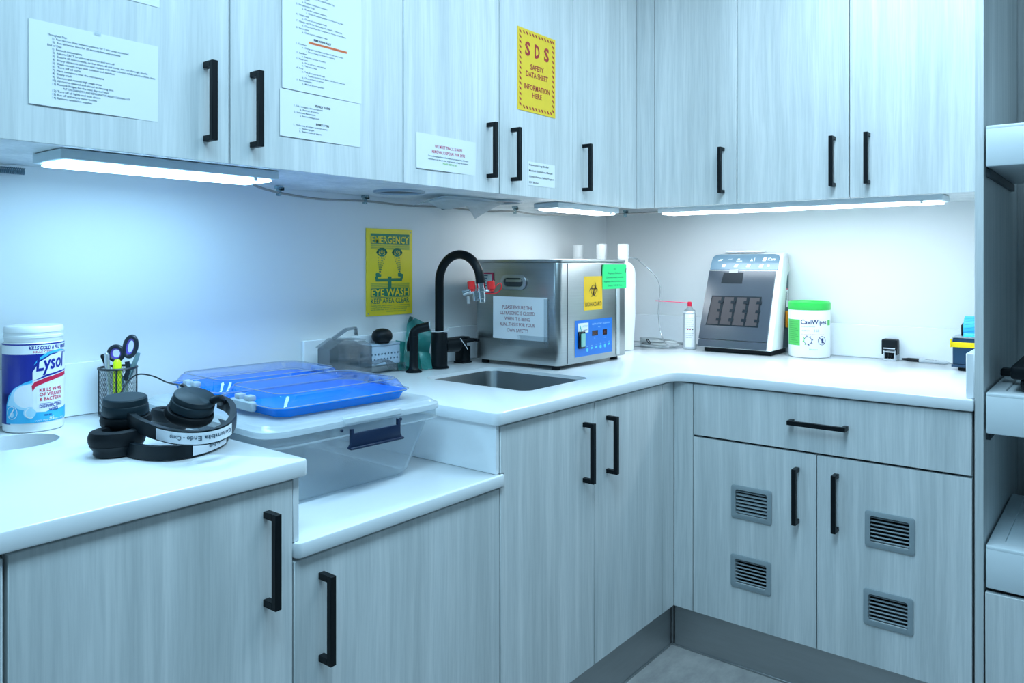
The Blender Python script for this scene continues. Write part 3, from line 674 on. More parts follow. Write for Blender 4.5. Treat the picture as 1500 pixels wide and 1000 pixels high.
bm = B(); cyl(bm, E0-Rv*.045+Dn*.045, E0-Rv*.045+Dn*.07, .005, 14); fin(bm, 'drip_tip', clear('clear_tip', (.9, .95, .97), .2, .4), t)
# wire tag round the faucet
bm = B(); tube(bm, [(FX+.031*math.cos(a), FY+.031*math.sin(a), ZC+.130+.005*math.cos(a-.5)) for a in [2*PI*k/28 for k in range(28)]], .0011, 6, True)
tube(bm, smooth_pts([(FX+.06, FY-.042, ZC+.098), (FX+.075, FY-.044, ZC+.08), (FX+.093, FY-.046, ZC+.058)], 4), .0013, 6)
tag(rebase(fin(bm, 'wire_tie', WHITEP), (FX, FY, ZC+.12)), 'thin white wire tie looped round the faucet neck', 'wire')
# sprayer
P0 = Vector((-1.192, .016, ZC)); t = thing('side_sprayer', 'black side sprayer left of the faucet with its head turned right', 'sprayer', tuple(P0))
bm = B(); lathe(bm, [(.027, 0), (.027, .003), (.019, .009), (.0155, .014), (.014, .06), (.016, .105), (.0155, .118)], Matrix.Translation(P0), 28); fin(bm, 'post', BLACK, t)
bm = B(); sweep(bm, [P0+Vector((0, 0, .095)), P0+Vector((.0, 0, .122))-Rv*.001, P0+Rv*.003+Vector((0, 0, .132)), P0+Rv*.014+Vector((0, 0, .141)), P0+Rv*.052+Vector((0, 0, .150))], circ(.0150, 16)); fin(bm, 'spray_head', BLACK, t)
bm = B(); cyl(bm, P0+Rv*.051+Vector((0, 0, .151)), P0+Rv*.055+Vector((0, 0, .1515)), .0145, 20); fin(bm, 'nozzle_face', mat('nozzle_grey', (.35, .42, .45), .5), t)
bm = B(); sweep(bm, smooth_pts([P0+Vector((0, 0, .125))-Rv*.008, P0-Rv*.018+Vector((0, 0, .095)), P0-Rv*.017+Vector((0, 0, .068))], 4), circ(.005, 8)); fin(bm, 'trigger', BLACK, t)
# dispenser
P1 = Vector((-.873, .022, ZC)); t = thing('soap_dispenser', 'square black soap dispenser between the faucet and the steel cleaner', 'dispenser', tuple(P1))
MM = Matrix.Translation(P1) @ Matrix.Rotation(.0, 4, 'Z')
P1 = Vector((-.914, .053, ZC)); t.location = P1; MM = Matrix.Translation(P1)
bm = B(); box(bm, -.024, .024, -.024, .024, 0, .006, .0015, 1, MM); box(bm, -.020, .020, -.020, .020, .006, .060, .003, 2, MM); fin(bm, 'pedestal', BLACK, t)
bm = B(); box(bm, -.011, .011, -.011, .011, .059, .080, .001, 1, MM); box(bm, -.030, .014, -.022, .014, .078, .094, .002, 1, MM); box(bm, -.008, .008, -.075, -.020, .080, .090, .002, 1, MM); fin(bm, 'pump_head', BLACK, t)

# ================================================================== steel ultrasonic cleaner
UX0, UX1, UY0, UY1, UZ0, UZ1 = -.885, -.452, -.345, .026, .929, 1.283
t = thing('ultrasonic_cleaner', 'stainless steel ultrasonic cleaner box behind the sink', 'cleaner', (-.67, -.16, ZC))
bm = B(); slab(bm, rpoly(rect(UX0+.002, UX1-.002, UY0, UY1), [.022, .006, .006, .022], 5), UZ0, UZ1-.012, (), .002); fin(bm, 'housing', STEEL, t)
bm = B(); slab(bm, rpoly(rect(UX0, UX1, UY0-.002, UY1), [.024, .006, .006, .024], 5), UZ1-.0118, UZ1, (), .003); fin(bm, 'top_lid', STEEL, t)
bm = B(); box(bm, UX0+.052, UX0+.0535, UY0-.0012, UY0+.001, UZ0+.004, UZ1-.014); fin(bm, 'seam', DGREY, t)
bm = B(); box(bm, UX1-.070, UX1-.069, UY0-.0012, UY0+.001, UZ0+.004, UZ1-.014); fin(bm, 'seam', DGREY, t)
bm = B(); box(bm, UX1-.067, UX1-.046, UY0-.0022, UY0+.001, UZ0+.006, UZ1-.10, .0006); fin(bm, 'trim_strip', mat('bright_strip', (.82, .84, .84), .3, .6), t)
for x in (UX0+.03, UX1-.035):
    for y in (UY0+.03, UY1-.03):
        bm = B(); cyl(bm, (x, y, ZC+.0003), (x, y, UZ0+.001), .014, 18); fin(bm, 'foot', RUB, t)
f = plane_fn((UX0, -.158, 1.204), (0, -1, 0), (0, 0, 1))
def stad(w_, h_): return rpoly([(-w_/2, -h_/2), (w_/2, -h_/2), (w_/2, h_/2), (-w_/2, h_/2)], h_/2-.0005, 8)
Mh = Matrix(((0, 0, -1, UX0), (-1, 0, 0, -.158), (0, 1, 0, 1.204), (0, 0, 0, 1)))
bm = B(); slab(bm, stad(.112, .052), 0.0, .005, [stad(.084, .030)], .002, Mh); fin(bm, 'handle_frame', mat('handle_chrome', (.45, .48, .5), .3, .9), t)
bm = B(); slab(bm, stad(.084, .030), .0002, .0012, (), .0005, Mh); fin(bm, 'handle_recess', mat('recess_dark', (.06, .07, .075), .35, .6), t)
bm = B(); box(bm, -.034, .034, .001, .010, .001, .004, .001, 1, Mh); fin(bm, 'handle_bar', STEEL, t)
# control panel
lb_ = mat('pale_ink', (.25, .5, .62), .5)
f = FA(-.789, .950, UY0); W, H = .238, .124
sheet(t, f, W, H, BLUEP, 'control_panel', .0008, 0, .0006, 2, 2); A = Art(t, SF[0]); h = .0008
A.rect(.018, .082, .080, .114, WHITEC, h, 'brand_label'); A.poly([(.024, .085), (.032, .108), (.040, .085), (.036, .085), (.032, .098), (.028, .085)], mat('teal', (.0, .5, .45), .5), h+.0004, 'brand_mark')
A.text('ACTION', .045, .099, .0075, lb_, w=.033, h=h+.0004); A.rect(.050, .075, .0885, .0905, INK, h+.0004, 'printed_line')
lb = mat('pale_blue', (.45, .7, .95), .4)
A.text('ULTRASONIC CLEANER', .105, .104, .0055, lb, w=.115, h=h); A.text('digital', .145, .094, .004, lb, h=h)
DISP = mat('display_dark', (.03, .012, .012), .15)
A.rect(.105, .143, .066, .084, DISP, h, 'display'); A.rect(.175, .203, .064, .084, DISP, h, 'display'); 
for k in range(2): A.text('0', .111+.016*k, .0695, .011, mat('led', (.12, .02, .02), .3), h=h+.0004, name='display_digit')
A.text('8', .184, .0695, .011, mat('led', (.12, .02, .02), .3), h=h+.0004, name='display_digit')
BTN = mat('button_cyan', (.10, .62, .90), .35)
for k in range(6):
    c = (.075+.0285*k, .020+.0015*k); A.ring(*c, .0, .0068, 0, 359, BTN, h, 'button', 18); A.rect(c[0]-.0045, c[0]+.0045, c[1]+.0115, c[1]+.0125, lb, h, 'button_caption')
A.text('time', .117, .056, .0035, lb, h=h); A.text('temp', .183, .054, .0035, lb, h=h); A.done()
bm = B(); box(bm, -.772, -.735, UY0-.009, UY0-.001, .978, 1.036, .002); sw_ = fin(bm, 'power_switch', BLACKG, t)
bm = B(); box(bm, -.766, -.741, UY0-.014, UY0-.0085, .984, 1.030, .003, 2); fin(bm, 'rocker', mat('rocker_clear', (.25, .55, .48), .15), sw_)
# stickers and notes on it
t = thing('biohazard_sticker', 'square yellow BIOHAZARD label on the steel cleaner front', 'sticker', (-.675, UY0, 1.11))
f = FA(-.733, 1.106, UY0); sheet(t, f, .117, .118, BIOY, 'label_sheet', .0003, 0, .0008, 2, 2); A = Art(t, SF[0])
BH = mat('biohazard_ink', (.10, .045, .01), .5); cx, cy = .0585, .070
for a in (90, 210, 330):
    ax = cx+.0135*math.cos(math.radians(a)); ay = cy+.0135*math.sin(math.radians(a)); ix = cx+.0175*math.cos(math.radians(a)); iy = cy+.0175*math.sin(math.radians(a))
    A.ring(ax, ay, .0125, .0165, a-152, a+152-360 if False else a+152, BH, .0014, 'biohazard_symbol', 22, ix, iy)
A.ring(cx, cy, .0155, .0180, 0, 359.9, BH, .0015, 'biohazard_symbol', 26); A.ring(cx, cy, .0028, .0062, 0, 359.9, BH, .0016, 'biohazard_symbol', 16)
A.text('BIOHAZARD', cx, .014, .0145, BH, w=.104, al='C', bold=.0, h=.0014); A.done()
t = thing('green_note', 'bright green handwritten-style note at the upper right of the steel cleaner', 'paper', (-.535, UY0, 1.18))
f = FA(-.618, 1.177, UY0-.0015); sheet(t, f, .167, .088, NGREEN, t=.0003, off=.001, nx=4, ny=3); A = Art(t, SF[0])
for k, (st, ww) in enumerate((('RO', .018), ('Replace Solution', .095), ('Concentrated powder', .125), ('Replace the solution every', .150), ('Every 24-48 hrs', .10))): A.text(st, .086, .068-.0148*k, .0068, SGREEN, w=ww, al='C', bold=.01)
A.poly([(0, .088), (.006, .088), (.004, .070)], INKB, .0016, 'tape_corner'); A.poly([(.163, .060), (.166, .075), (.160, .072), (.158, .058)], INKB, .0016, 'tape_corner'); A.done()
t = thing('paper_notice', 'white notice in dark red capitals taped on the steel cleaner side facing the sink', 'paper', (UX0, -.185, 1.0))
fl = plane_fn((UX0, -.066, 1.008), (0, -1, 0), (0, 0, 1)); sheet(t, fl, .236, .146, PAPER, curl=.002); A = Art(t, SF[0])
IR = mat('ink_crimson', (.26, .015, .05), .6)
for k, (st, ww) in enumerate((('PLEASE ENSURE THE', .130), ('ULTRASONIC IS CLOSED', .150), ('WHEN IT IS BEING', .110), ('RUN...THIS IS FOR YOUR', .150), ('OWN SAFETY!', .090))): A.text(st, .108, .104-.0196*k, .0118, IR, w=ww, al='C', bold=.004)
A.done()
TAPE = clear('tape_film', (.95, .97, .98), .10, .03, rough=.3)
sheet(t, plane_fn((UX0, -.10, .986), (0, -1, 0), (0, 0, 1)), .205, .038, TAPE, 'tape', .0001, .004, .0022); sheet(t, plane_fn((UX0, -.288, 1.0), (0, -1, 0), (0, 0, 1)), .022, .15, TAPE, 'tape', .0001, .002, .0024)
t = thing('warning_placard', 'small red bordered label on the steel cleaner behind the faucet spout', 'sticker', (UX0, -.04, 1.18))
f = plane_fn((UX0, -.004, 1.165), (0, -1, 0), (0, 0, 1)); sheet(t, f, .062, .072, mat('crimson', (.42, .02, .07), .5), 'label_sheet', .0003, 0, .0006, 2, 2); A = Art(t, SF[0])
A.rect(.006, .056, .006, .066, mat('placard_grey', (.45, .5, .5), .5), .0012, 'label_field'); [A.rect(.012, .030+.004*(k % 3), .014+.009*k, .017+.009*k, INK, .0016, 'printed_line') for k in range(6)]; A.done()

def onz(px, py, z):
    """point of the horizontal plane at height z seen at that place of the photograph"""
    F = Vector((-math.sin(YAW), math.cos(YAW), 0)); R = Vector((math.cos(YAW), math.sin(YAW), 0))
    d = F+R*((px-750)/FOC)-Vector((0, 0, 1))*((py-PPY)/FOC)
    return CAM+d*((z-CAM.z)/d.z)
# ================================================================== white bottles behind the cleaner
JUG = mat('bottle_white', (.88, .90, .92), .35, var=.01)
for k, (x, y, dz, lab) in enumerate(((-.20, .036, 0, 'leftmost white capped bottle standing behind the steel cleaner'), (-.20, -.082, .003, 'middle white bottle behind the steel cleaner, its cap slightly tallest'), (-.085, -.010, -.003, 'white bottle set back behind the middle one, cap partly hidden'), (-.20, -.186, 0, 'white bottle showing its side right of the steel cleaner, thin tube from its cap'))):
    t = thing('capped_bottle', lab, 'bottle', (x, y, ZC), 0, 'white capped bottles behind the ultrasonic cleaner'); M = Matrix.Translation((x, y, ZC))
    r = .050
    bm = B(); lathe(bm, [(r*.80, 0.0004), (r*.86, .003), (r*.90, .06), (r, .14), (r, .315), (r*.93, .335), (r*.7, .352), (.020, .362), (.020, .374)], M, 32); fin(bm, 'bottle_body', JUG, t)
    bm = B(); lathe(bm, [(.0225, .374), (.0225, .380), (.0215, .381), (.0225, .386), (.0225, .432+dz), (.0205, .434+dz), (0, .434+dz)], M, 28); fin(bm, 'cap', WHITEP, t)
TUBEM = clear('clear_tubing', (.95, .97, .98), .2, .30, (.88, .93, .96))
bm = B(); tube(bm, smooth_pts([(-.178, -.186, 1.292), (-.14, -.21, 1.290), (-.08, -.205, 1.270), (-.06, -.25, 1.225), (-.05, -.275, 1.17), (-.05, -.268, 1.08), (-.05, -.27, 1.03), (-.06, -.285, .975), (-.085, -.315, .945), (-.10, -.345, .930), (-.12, -.33, .927)], 6), .0028, 8)
tag(rebase(fin(bm, 'plastic_tube', TUBEM), (-.1, -.3, ZC)), 'thin clear tube looping down from the white bottle beside the steel cleaner', 'tube')
bm = B(); pts = []
for k in range(150):
    a = k/150*2*PI*4.3; q_ = .76+.06*math.sin(k*.13)
    pts.append((-.032+.055*q_*math.cos(a)+.004*math.sin(k*.31), -.262+.100*q_*math.sin(a), ZC+.007+.024*k/150+.002*math.sin(a*1.5)))
pts += [(.04, -.31, ZC+.016), (.075, -.38, ZC+.010), (.10, -.43, ZC+.008)]
tube(bm, smooth_pts([(-.09, -.12, ZC+.006), (-.07, -.17, ZC+.006)]+pts, 2), .0058, 8)
tag(rebase(fin(bm, 'coiled_cable', mat('cable_grey', (.32, .35, .36), .5)), (-.03, -.27, ZC)), 'coiled grey cable on the back counter between steel cleaner and spray can', 'cable')
bm = B(); tube(bm, [(-.125+.008*math.cos(a), -.262+.008*math.sin(a)*.8, ZC+.033+.009*math.sin(a)) for a in [2*PI*k/20 for k in range(20)]], .0022, 6, True)
bm2 = fin(bm, 'cable_tie', BLACK); tag(rebase(bm2, (-.12, -.27, ZC+.03)), 'small black tie ring on the coiled grey cable', 'tie')
# spray can
c = Vector((.000, -.385, ZC)); t = thing('duster_can', 'pale aerosol duster can with a red nozzle and straw', 'spray can', tuple(c)); M = Matrix.Translation(c)
bm = B(); lathe(bm, [(.024, .0004), (.0265, .003), (.0265, .006), (.026, .008), (.026, .148), (.0275, .150), (.0265, .154), (.024, .157)], M, 32); fin(bm, 'can_body', mat('can_silver', (.66, .72, .76), .35, .3), t)
bm = B(); lathe(bm, [(.0235, .156), (.023, .160), (.012, .170), (.011, .176), (.007, .178), (0, .178)], M, 28); fin(bm, 'can_dome', mat('can_top', (.40, .46, .48), .3, .6), t)
bm = B(); cyl(bm, c+Vector((0, 0, .174)), c+Vector((0, 0, .196)), .009, 16, .003); fin(bm, 'nozzle', mat('nozzle_red', (.62, .01, .05), .4), t)
bm = B(); p = c+Vector((0, 0, .191)); cyl(bm, p, p-Rv*.142+Vector((0, 0, .009)), .0018, 8, .0003); fin(bm, 'straw', mat('straw_red', (.75, .05, .15), .4), t)
ph = math.atan2(CAM.y-c.y, CAM.x-c.x); A = Art(t, cyl_fn(c, .026, ph), .006)
A.rect(-.020, .022, .010, .146, WHITEC, .0003, 'label'); 
for k in range(9): A.text('contents under pressure keep out of reach'[:26+3*(k % 3)], -.016, .128-.0085*k-(.012 if k > 5 else 0), .0032, INK, w=.034-.004*(k % 3), h=.0006)
for k in range(3): A.rect(-.010+.010*k, -.005+.010*k, .081, .086, INKR if k < 2 else INKB, .0006, 'hazard_mark')
A.done()

# ================================================================== white and grey handpiece care machine
t = thing('handpiece_care_unit', 'white countertop machine with a smoked grey front door and curved top', 'machine', (.04, -.595, ZC))
prof = [(-.060, .934), (-.042, .985), (-.024, 1.04), (-.004, 1.10), (.018, 1.16), (.038, 1.215), (.052, 1.25), (.062, 1.275), (.076, 1.295), (.098, 1.308), (.120, 1.314)]
pp = smooth_pts([(x, 0, z) for x, z in prof], 3)
backp = [(.1435, 1.312), (.1435, 1.236), (.124, 1.232), (.112, 1.216), (.104, 1.185), (.092, 1.12), (.076, 1.02), (.062, .934)]
YL, YR = -.452, -.752
def prism_y(bm, poly, y0, y1, e=.004):
    M = Matrix(((1, 0, 0, 0), (0, 0, 1, 0), (0, 1, 0, 0), (0, 0, 0, 1)))
    return slab(bm, poly, y0, y1, (), e, M)
poly = [(p.x, p.z) for p in pp]+backp
# shell narrows towards the rounded top corners
bm = B(); prism_y(bm, poly, YR, YL, .006)
for v in bm.verts:
    if v.co.z > 1.235:
        k = (v.co.z-1.235)/.08; v.co.y += (-1 if v.co.y > -.6 else .35)*.030*k**2.2
fin(bm, 'white_shell', WHITEP, t, angle=30)
bm = B(); box(bm, .055, .1415, YR+.006, YL-.006, .934, 1.262, .003); fin(bm, 'dark_body', mat('care_dark', (.05, .10, .12), .5), t)
bm = B(); box(bm, -.035, .125, YR+.012, YL-.014, ZC+.0003, .9345, .003); fin(bm, 'base', BLACK, t)
bm = B(); slab(bm, rpoly(rect(.085, .138, -.66, -.50), .015, 4), 1.313, 1.321, (), .003); fin(bm, 'top_hatch', WHITEP, t)
SM = [0]
for a, b_ in zip(pp, pp[1:]): SM.append(SM[-1]+(b_-a).length)
def front(u, v, h):
    v = max(0, min(v, SM[-1]-1e-5)); i = max(k for k in range(len(SM)) if SM[k] <= v)
    i = min(i, len(pp)-2); f_ = (v-SM[i])/(SM[i+1]-SM[i]); p = pp[i].lerp(pp[i+1], f_); d = (pp[i+1]-pp[i]).normalized()
    return Vector((p.x-d.z*h, YL-u, p.z+d.x*h))
def s_at(z):
    for i in range(len(pp)-1):
        if pp[i].z <= z <= pp[i+1].z: return SM[i]+(z-pp[i].z)/(pp[i+1].z-pp[i].z)*(SM[i+1]-SM[i])
def patch(name, m, u0, u1, s0, s1, h0, h1, slope=0, round_=0, lab=None, n=12, uu=None):
    bm = B(); rows = []
    for j in range(n+1):
        sv = s0+(s1-s0)*j/n; ua, ub = u0, u1
        if slope: ua += slope*(j/n)
        if round_ and sv > s1-round_:
            q_ = (sv-(s1-round_))/round_; w_ = round_*(1-math.sqrt(max(0, 1-q_*q_))); ua += w_; ub -= w_
        rows.append([bm.verts.new(front(ua+(ub-ua)*i/6, sv, h1)) for i in range(7)]+[bm.verts.new(front(ub-(ub-ua)*i/6, sv, h0)) for i in range(7)])
    for a, b_ in zip(rows, rows[1:]):
        for k in range(14): bm.faces.new((a[k], a[(k+1) % 14], b_[(k+1) % 14], b_[k]))
    bm.faces.new(rows[0]); bm.faces.new(rows[-1])
    return fin(bm, name, m, t, angle=30, label=lab)
SMOKE = mat('smoked_door', (.045, .062, .085), .22, var=.1, scale=8, spec=.5)
SMD = mat('smoked_dark', (.006, .014, .022), .4, spec=.2); CHAM = mat('chamber', (.055, .050, .056), .45, spec=.3)
W = YL-YR
patch('front_door', SMOKE, -.001, W-.022, s_at(.965), s_at(1.236), .0005, .008, .004, n=16)
patch('lower_flap', SMOKE, -.001, W-.022, s_at(.936), s_at(.963), .0005, .006, n=4)
patch('control_panel', mat('panel_bluegrey', (.15, .25, .33), .25), .003, W-.016, s_at(1.242), s_at(1.303), .0003, .0035, .003, .026)
hd = patch('door_grip', SMD, .062, .150, s_at(1.185), s_at(1.229), .0078, .0088, .006, n=4)
patch('latch', mat('latch_grey', (.4, .42, .45), .4), .090, .126, s_at(1.228), s_at(1.241), .0078, .0095, n=3)
fr = patch('chamber_window', SMD, .022, .238, s_at(1.018), s_at(1.135), .0078, .0086, .010, n=6)
for k in range(4):
    u0 = .027+.0525*k
    c_ = patch('chamber', CHAM, u0, u0+.046, s_at(1.023), s_at(1.130), .0085, .0092, .008, n=6)
    for z in (1.043, 1.078, 1.112):
        patch('chamber_hook', SMD, u0+.036, u0+.056, s_at(z-.006), s_at(z+.005), .0091, .0110, .001, n=2)
WICO = mat('icon_white', (.85, .9, .92), .4)
A = Art(t, front); 
for k, u in enumerate((.060, .112, .164, .216)): A.poly([(u-.009, s_at(1.252)), (u+.006, s_at(1.252)), (u+.010, s_at(1.265)), (u-.005, s_at(1.265))], WICO, .0042, 'button')
A.poly([(.217, s_at(1.276)), (.231, s_at(1.276)), (.235, s_at(1.290)), (.221, s_at(1.290))], WICO, .0042, 'button'); A.poly([(.031, s_at(1.276)), (.046, s_at(1.277)), (.052, s_at(1.284)), (.037, s_at(1.283))], WICO, .0042, 'printed_symbol')
A.text('iCare', .239, s_at(1.279), .011, WICO, w=.030, bold=.04, h=.0044); A.text('oil', .076, s_at(1.281), .006, WICO, w=.014, h=.0044); A.rect(.110, .135, s_at(1.275), s_at(1.2775), WICO, .0042, 'printed_line'); A.rect(.114, .124, s_at(1.280), s_at(1.286), WICO, .0042, 'printed_symbol')
A.poly([(.166, s_at(1.276)), (.180, s_at(1.276)), (.173, s_at(1.287))], WICO, .0042, 'printed_symbol'); A.rect(.184, .186, s_at(1.275), s_at(1.289), WICO, .0042, 'printed_symbol'); A.rect(.240, .250, s_at(1.254), s_at(1.262), WICO, .0042, 'printed_symbol'); A.done()
fs = plane_fn((.108, YR+.006, 1.095), (1, 0, 0), (0, 0, 1))
sheet(t, fs, .022, .075, PAPER, 'side_label', .0003, 0, .0008, 2, 2); A = Art(t, SF[0]); A.rect(.0, .022, .070, .075, INKR, .0016, 'label_edge'); A.rect(.004, .010, .028, .062, INK, .0016, 'printed_block'); A.done()
bm = B(); box(bm, .100, .120, YR-.0035, YR+.0055, 1.015, 1.080, .002); fin(bm, 'orange_tab', mat('orange_tab', (.85, .30, .01), .4), t)

# ================================================================== wipes canister on the back counter
def lid_green(M, r, z0, z1, m, t):
    bm = B(); lathe(bm, [(r, z0), (r+.0015, z0+.002), (r+.0015, z1-.006), (r-.004, z1), (r-.010, z1-.001), (r-.014, z1-.006), (0, z1-.007)], M, 48); fin(bm, 'lid', m, t)
c = Vector((.058, -.853, ZC)); r = .0755; M = Matrix.Translation(c)
t = thing('wipes_canister', 'white wipes canister with a bright green lid beside the white and grey machine', 'canister', tuple(c))
bm = B(); lathe(bm, [(r-.006, .0004), (r-.001, .003), (r, .010), (r, .176), (r-.002, .180), (r-.004, .180)], M, 48); fin(bm, 'canister_body', WHITEP, t)
GL = mat('lid_green', (.03, .55, .08), .35); lid_green(M, r-.0005, .179, .212, GL, t)
ph = math.atan2(CAM.y-c.y, CAM.x-c.x)
bm = B(); o_ = M @ Matrix.Translation((.052*math.cos(ph-.35), .052*math.sin(ph-.35), .2075)); lathe(bm, [(.020, 0), (.018, .0045), (.0, .0045)], o_ @ Matrix.Rotation(ph-.35, 4, 'Z'), 24, 1.4); fin(bm, 'dispensing_flap', mat('flap_dark_green', (.01, .16, .05), .4), t)
A = Art(t, cyl_fn(c, r, ph), .008); LG = mat('label_green', (.08, .50, .10), .45); NAVY = mat('ink_navy', (.02, .03, .14), .5)
A.rect(-.100, -.034, .046, .144, LG, .0003, 'label_panel')
for k in range(11): A.rect(-.085, -.040-.006*(k % 3), .056+.0077*k, .0577+.0077*k, mat('label_green_dark', (.03, .30, .06), .5) if k == 0 else bpy.data.materials['label_green_dark'], .0006, 'printed_line')
A.text('CaviWipes', -.031, .127, .0175, NAVY, w=.098, bold=.02); A.rect(.075, .095, .122, .143, LG, .0003, 'label_panel')
A.text('disinfecting towelettes', -.029, .117, .004, INK, w=.05); A.text('kills SARS-CoV-2', -.026, .101, .005, INK, w=.026); A.text('160', .018, .099, .009, mat('ink_pale', (.45, .5, .55), .5), w=.018, bold=.03); A.text('EPA registered TB HBV HIV-1 in one minute', -.029, .088, .003, INKR, w=.085)
cx, cy = -.005, .066; A.ring(cx, cy, .0125, .0145, -150, 150, NAVY, .0006, 'germ_icon', 20); A.ring(cx, cy, .0125, .0145, 150, 210, LG, .0006, 'germ_icon', 6)
for k in range(8):
    a = 2*PI*k/8+.2; A.poly([(cx+.0145*math.cos(a-.1), cy+.0145*math.sin(a-.1)), (cx+.0145*math.cos(a+.1), cy+.0145*math.sin(a+.1)), (cx+.019*math.cos(a+.08), cy+.019*math.sin(a+.08)), (cx+.019*math.cos(a-.08), cy+.019*math.sin(a-.08))], NAVY if 2 < abs(k-4)+1 else LG, .0006, 'germ_icon')
cx = .047; A.ring(cx, cy, .0145, .0165, 0, 359.9, NAVY, .0006, 'no_bleach_icon', 26); A.poly([(cx-.011, cy+.009), (cx-.009, cy+.011), (cx+.011, cy-.009), (cx+.009, cy-.011)], NAVY, .0008, 'no_bleach_icon'); A.rect(cx-.002, cx+.006, cy-.009, cy+.009, NAVY, .0007, 'no_bleach_icon')
A.text('Metrex', .0, .031, .005, LG, w=.03); A.done()

# ================================================================== stamp, marker, tape dispenser
c = Vector((.115, -1.126, ZC)); t = thing('date_stamp', 'small black self-inking date stamp standing near the backsplash', 'stamp', tuple(c)); M = Matrix.Translation(c)
bm = B(); box(bm, -.020, .020, -.027, .027, .038, .078, .006, 2, M); box(bm, -.018, .018, .0215, .026, .022, .05, .001, 1, M); box(bm, -.018, .018, -.026, -.0215, .022, .05, .001, 1, M); fin(bm, 'handle_cap', BLACK, t)
bm = B(); box(bm, -.017, .017, .0165, .0205, 0.0005, .044, .0005, 1, M); box(bm, -.017, .017, -.0205, -.0165, .0005, .044, .0005, 1, M); box(bm, -.0205, .017, -.0165, .0165, .0005, .006, .0005, 1, M); box(bm, -.0225, -.020, -.0195, .0195, .030, .034, .0003, 1, M); box(bm, -.0225, -.020, -.0195, .0195, .043, .047, .0003, 1, M); fin(bm, 'frame', mat('stamp_grey', (.55, .60, .64), .4), t)
for k in range(4): bm = B(); cyl(bm, c+Vector((.0, -.0135+.009*k-.003, .019)), c+Vector((.0, -.0135+.009*k+.003, .019)), .013, 20); fin(bm, 'date_wheel', RUB, t)
a_ = Vector((.122, -1.162, ZC+.0072)); b_ = Vector((.100, -1.318, ZC+.0068)); d = (b_-a_).normalized()
t = thing('marker_pen', 'felt-tip marker with a black cap lying in front of the backsplash', 'marker', tuple(a_))
bm = B(); lathe(bm, [(.001, 0), (.003, .001), (.0045, .014), (.0066, .024), (.0068, .060)], axis_m(a_, d), 20); fin(bm, 'cap', BLACKG, t)
bm = B(); lathe(bm, [(.0066, .0605), (.0070, .062), (.0070, .145), (.0045, .152), (.004, .157)], axis_m(a_, d), 20); fin(bm, 'barrel', mat('marker_grey', (.42, .47, .51), .35), t)
A = Art(t, lambda u, v, h: a_+d*u+Vector((-.0045-h, 0, .0055+h))*1.0+Vector((-v*.4, 0, v*.7))); A.text('Sharpie', .080, -.003, .006, INKB, w=.030, h=.0008); A.text('fine', .114, -.002, .004, INKB, w=.012, h=.0008); A.done()
t = thing('tape_dispenser', 'navy label tape dispenser with a yellow band and a light blue roll', 'tape dispenser', (-.01, -1.41, ZC))
NV = mat('dispenser_navy', (.008, .045, .10), .35); YB = mat('band_yellow', (.95, .68, .0), .4)
TX0, TX1, TY0, TY1 = -.050, .060, -1.4705, -1.352
bm = B(); box(bm, TX0+.012, TX1-.01, TY0+.004, TY1-.014, ZC+.0004, ZC+.014, .002); fin(bm, 'foot', BLACK, t)
bm = B(); box(bm, TX0-.004, TX1, TY0, TY1+.003, ZC+.012, ZC+.021, .001); box(bm, TX0, TX1, TY0, TY1, ZC+.021, ZC+.108, .002); fin(bm, 'housing', NV, t)
bm = B(); box(bm, TX0-.0025, TX1+.001, TY0, TY1+.0025, ZC+.078, ZC+.095, .001); box(bm, TX0-.006, TX0+.012, TY1+.002, TY1+.007, ZC+.077, ZC+.105, .0015); fin(bm, 'yellow_band', YB, t)
bm = B(); box(bm, TX0-.002, TX1, TY0, TY1+.001, ZC+.1085, ZC+.112, .0006); fin(bm, 'top_plate', mat('plate_grey', (.35, .42, .46), .3, .4), t)
rc = Vector((.012, -1.40, ZC+.138)); TB = mat('tape_blue', (.05, .52, .85), .45)
bm = B(); lathe(bm, [(.018, -.020), (.041, -.020), (.041, .020), (.018, .020), (.018, -.020)], axis_m(rc, (0, 1, 0)), 40, 1, False); ro = fin(bm, 'tape_roll', TB, t)
bm = B(); cyl(bm, rc-Vector((0, .055, 0)), rc+Vector((0, .028, 0)), .0175, 24); fin(bm, 'hub', BLACK, t)
bm = B(); lathe(bm, [(.018, -.066), (.034, -.064), (.034, -.058), (.018, -.056)], axis_m(rc, (0, 1, 0)), 32); fin(bm, 'side_wheel', DGREY, t)
bm = B(); box(bm, .0, .024, -1.374, -1.369, ZC+.112, ZC+.150, .002); fin(bm, 'bracket', BLACK, t)
bm = B(); sweep(bm, smooth_pts([rc+Vector((-.0385, 0, -.014)), rc+Vector((-.046, 0, -.022)), rc+Vector((-.062, 0, -.0245))], 4), [(-.019, -.0005), (.019, -.0005), (.019, .0005), (-.019, .0005)], (0, 0, 1)); fin(bm, 'tape_end', TB, t)
fa = lambda u, v, h: Vector((rc.x-(.041+h)*math.cos(v/.041), rc.y-u, rc.z+(.041+h)*math.sin(v/.041)))
A = Art(t, fa)
for k in range(5): A.poly([(-.018, -.012+.012*k), (.018, -.004+.012*k), (.018, -.0028+.012*k), (-.018, -.0108+.012*k)], mat('tape_line', (.02, .25, .5), .5), .0005, 'printed_line')
A.done()
A = Art(t, FB(TY1, ZC, TX0)); A.ring(.054, .058, .0048, .0078, 40, 320, WICO, .0008, 'logo', 16); A.poly(arcp(.054, .058, .0025, 0, 340, 8), WICO, .0008, 'logo'); A.text('om', .064, .053, .009, WICO, w=.02, bold=.03, h=.0008); A.rect(.05, .08, .027, .029, WICO, .0008, 'printed_line'); A.rect(.08, .104, .098, .105, mat('chip_grey', (.25, .3, .34), .4), .0008, 'label_chip'); A.done()

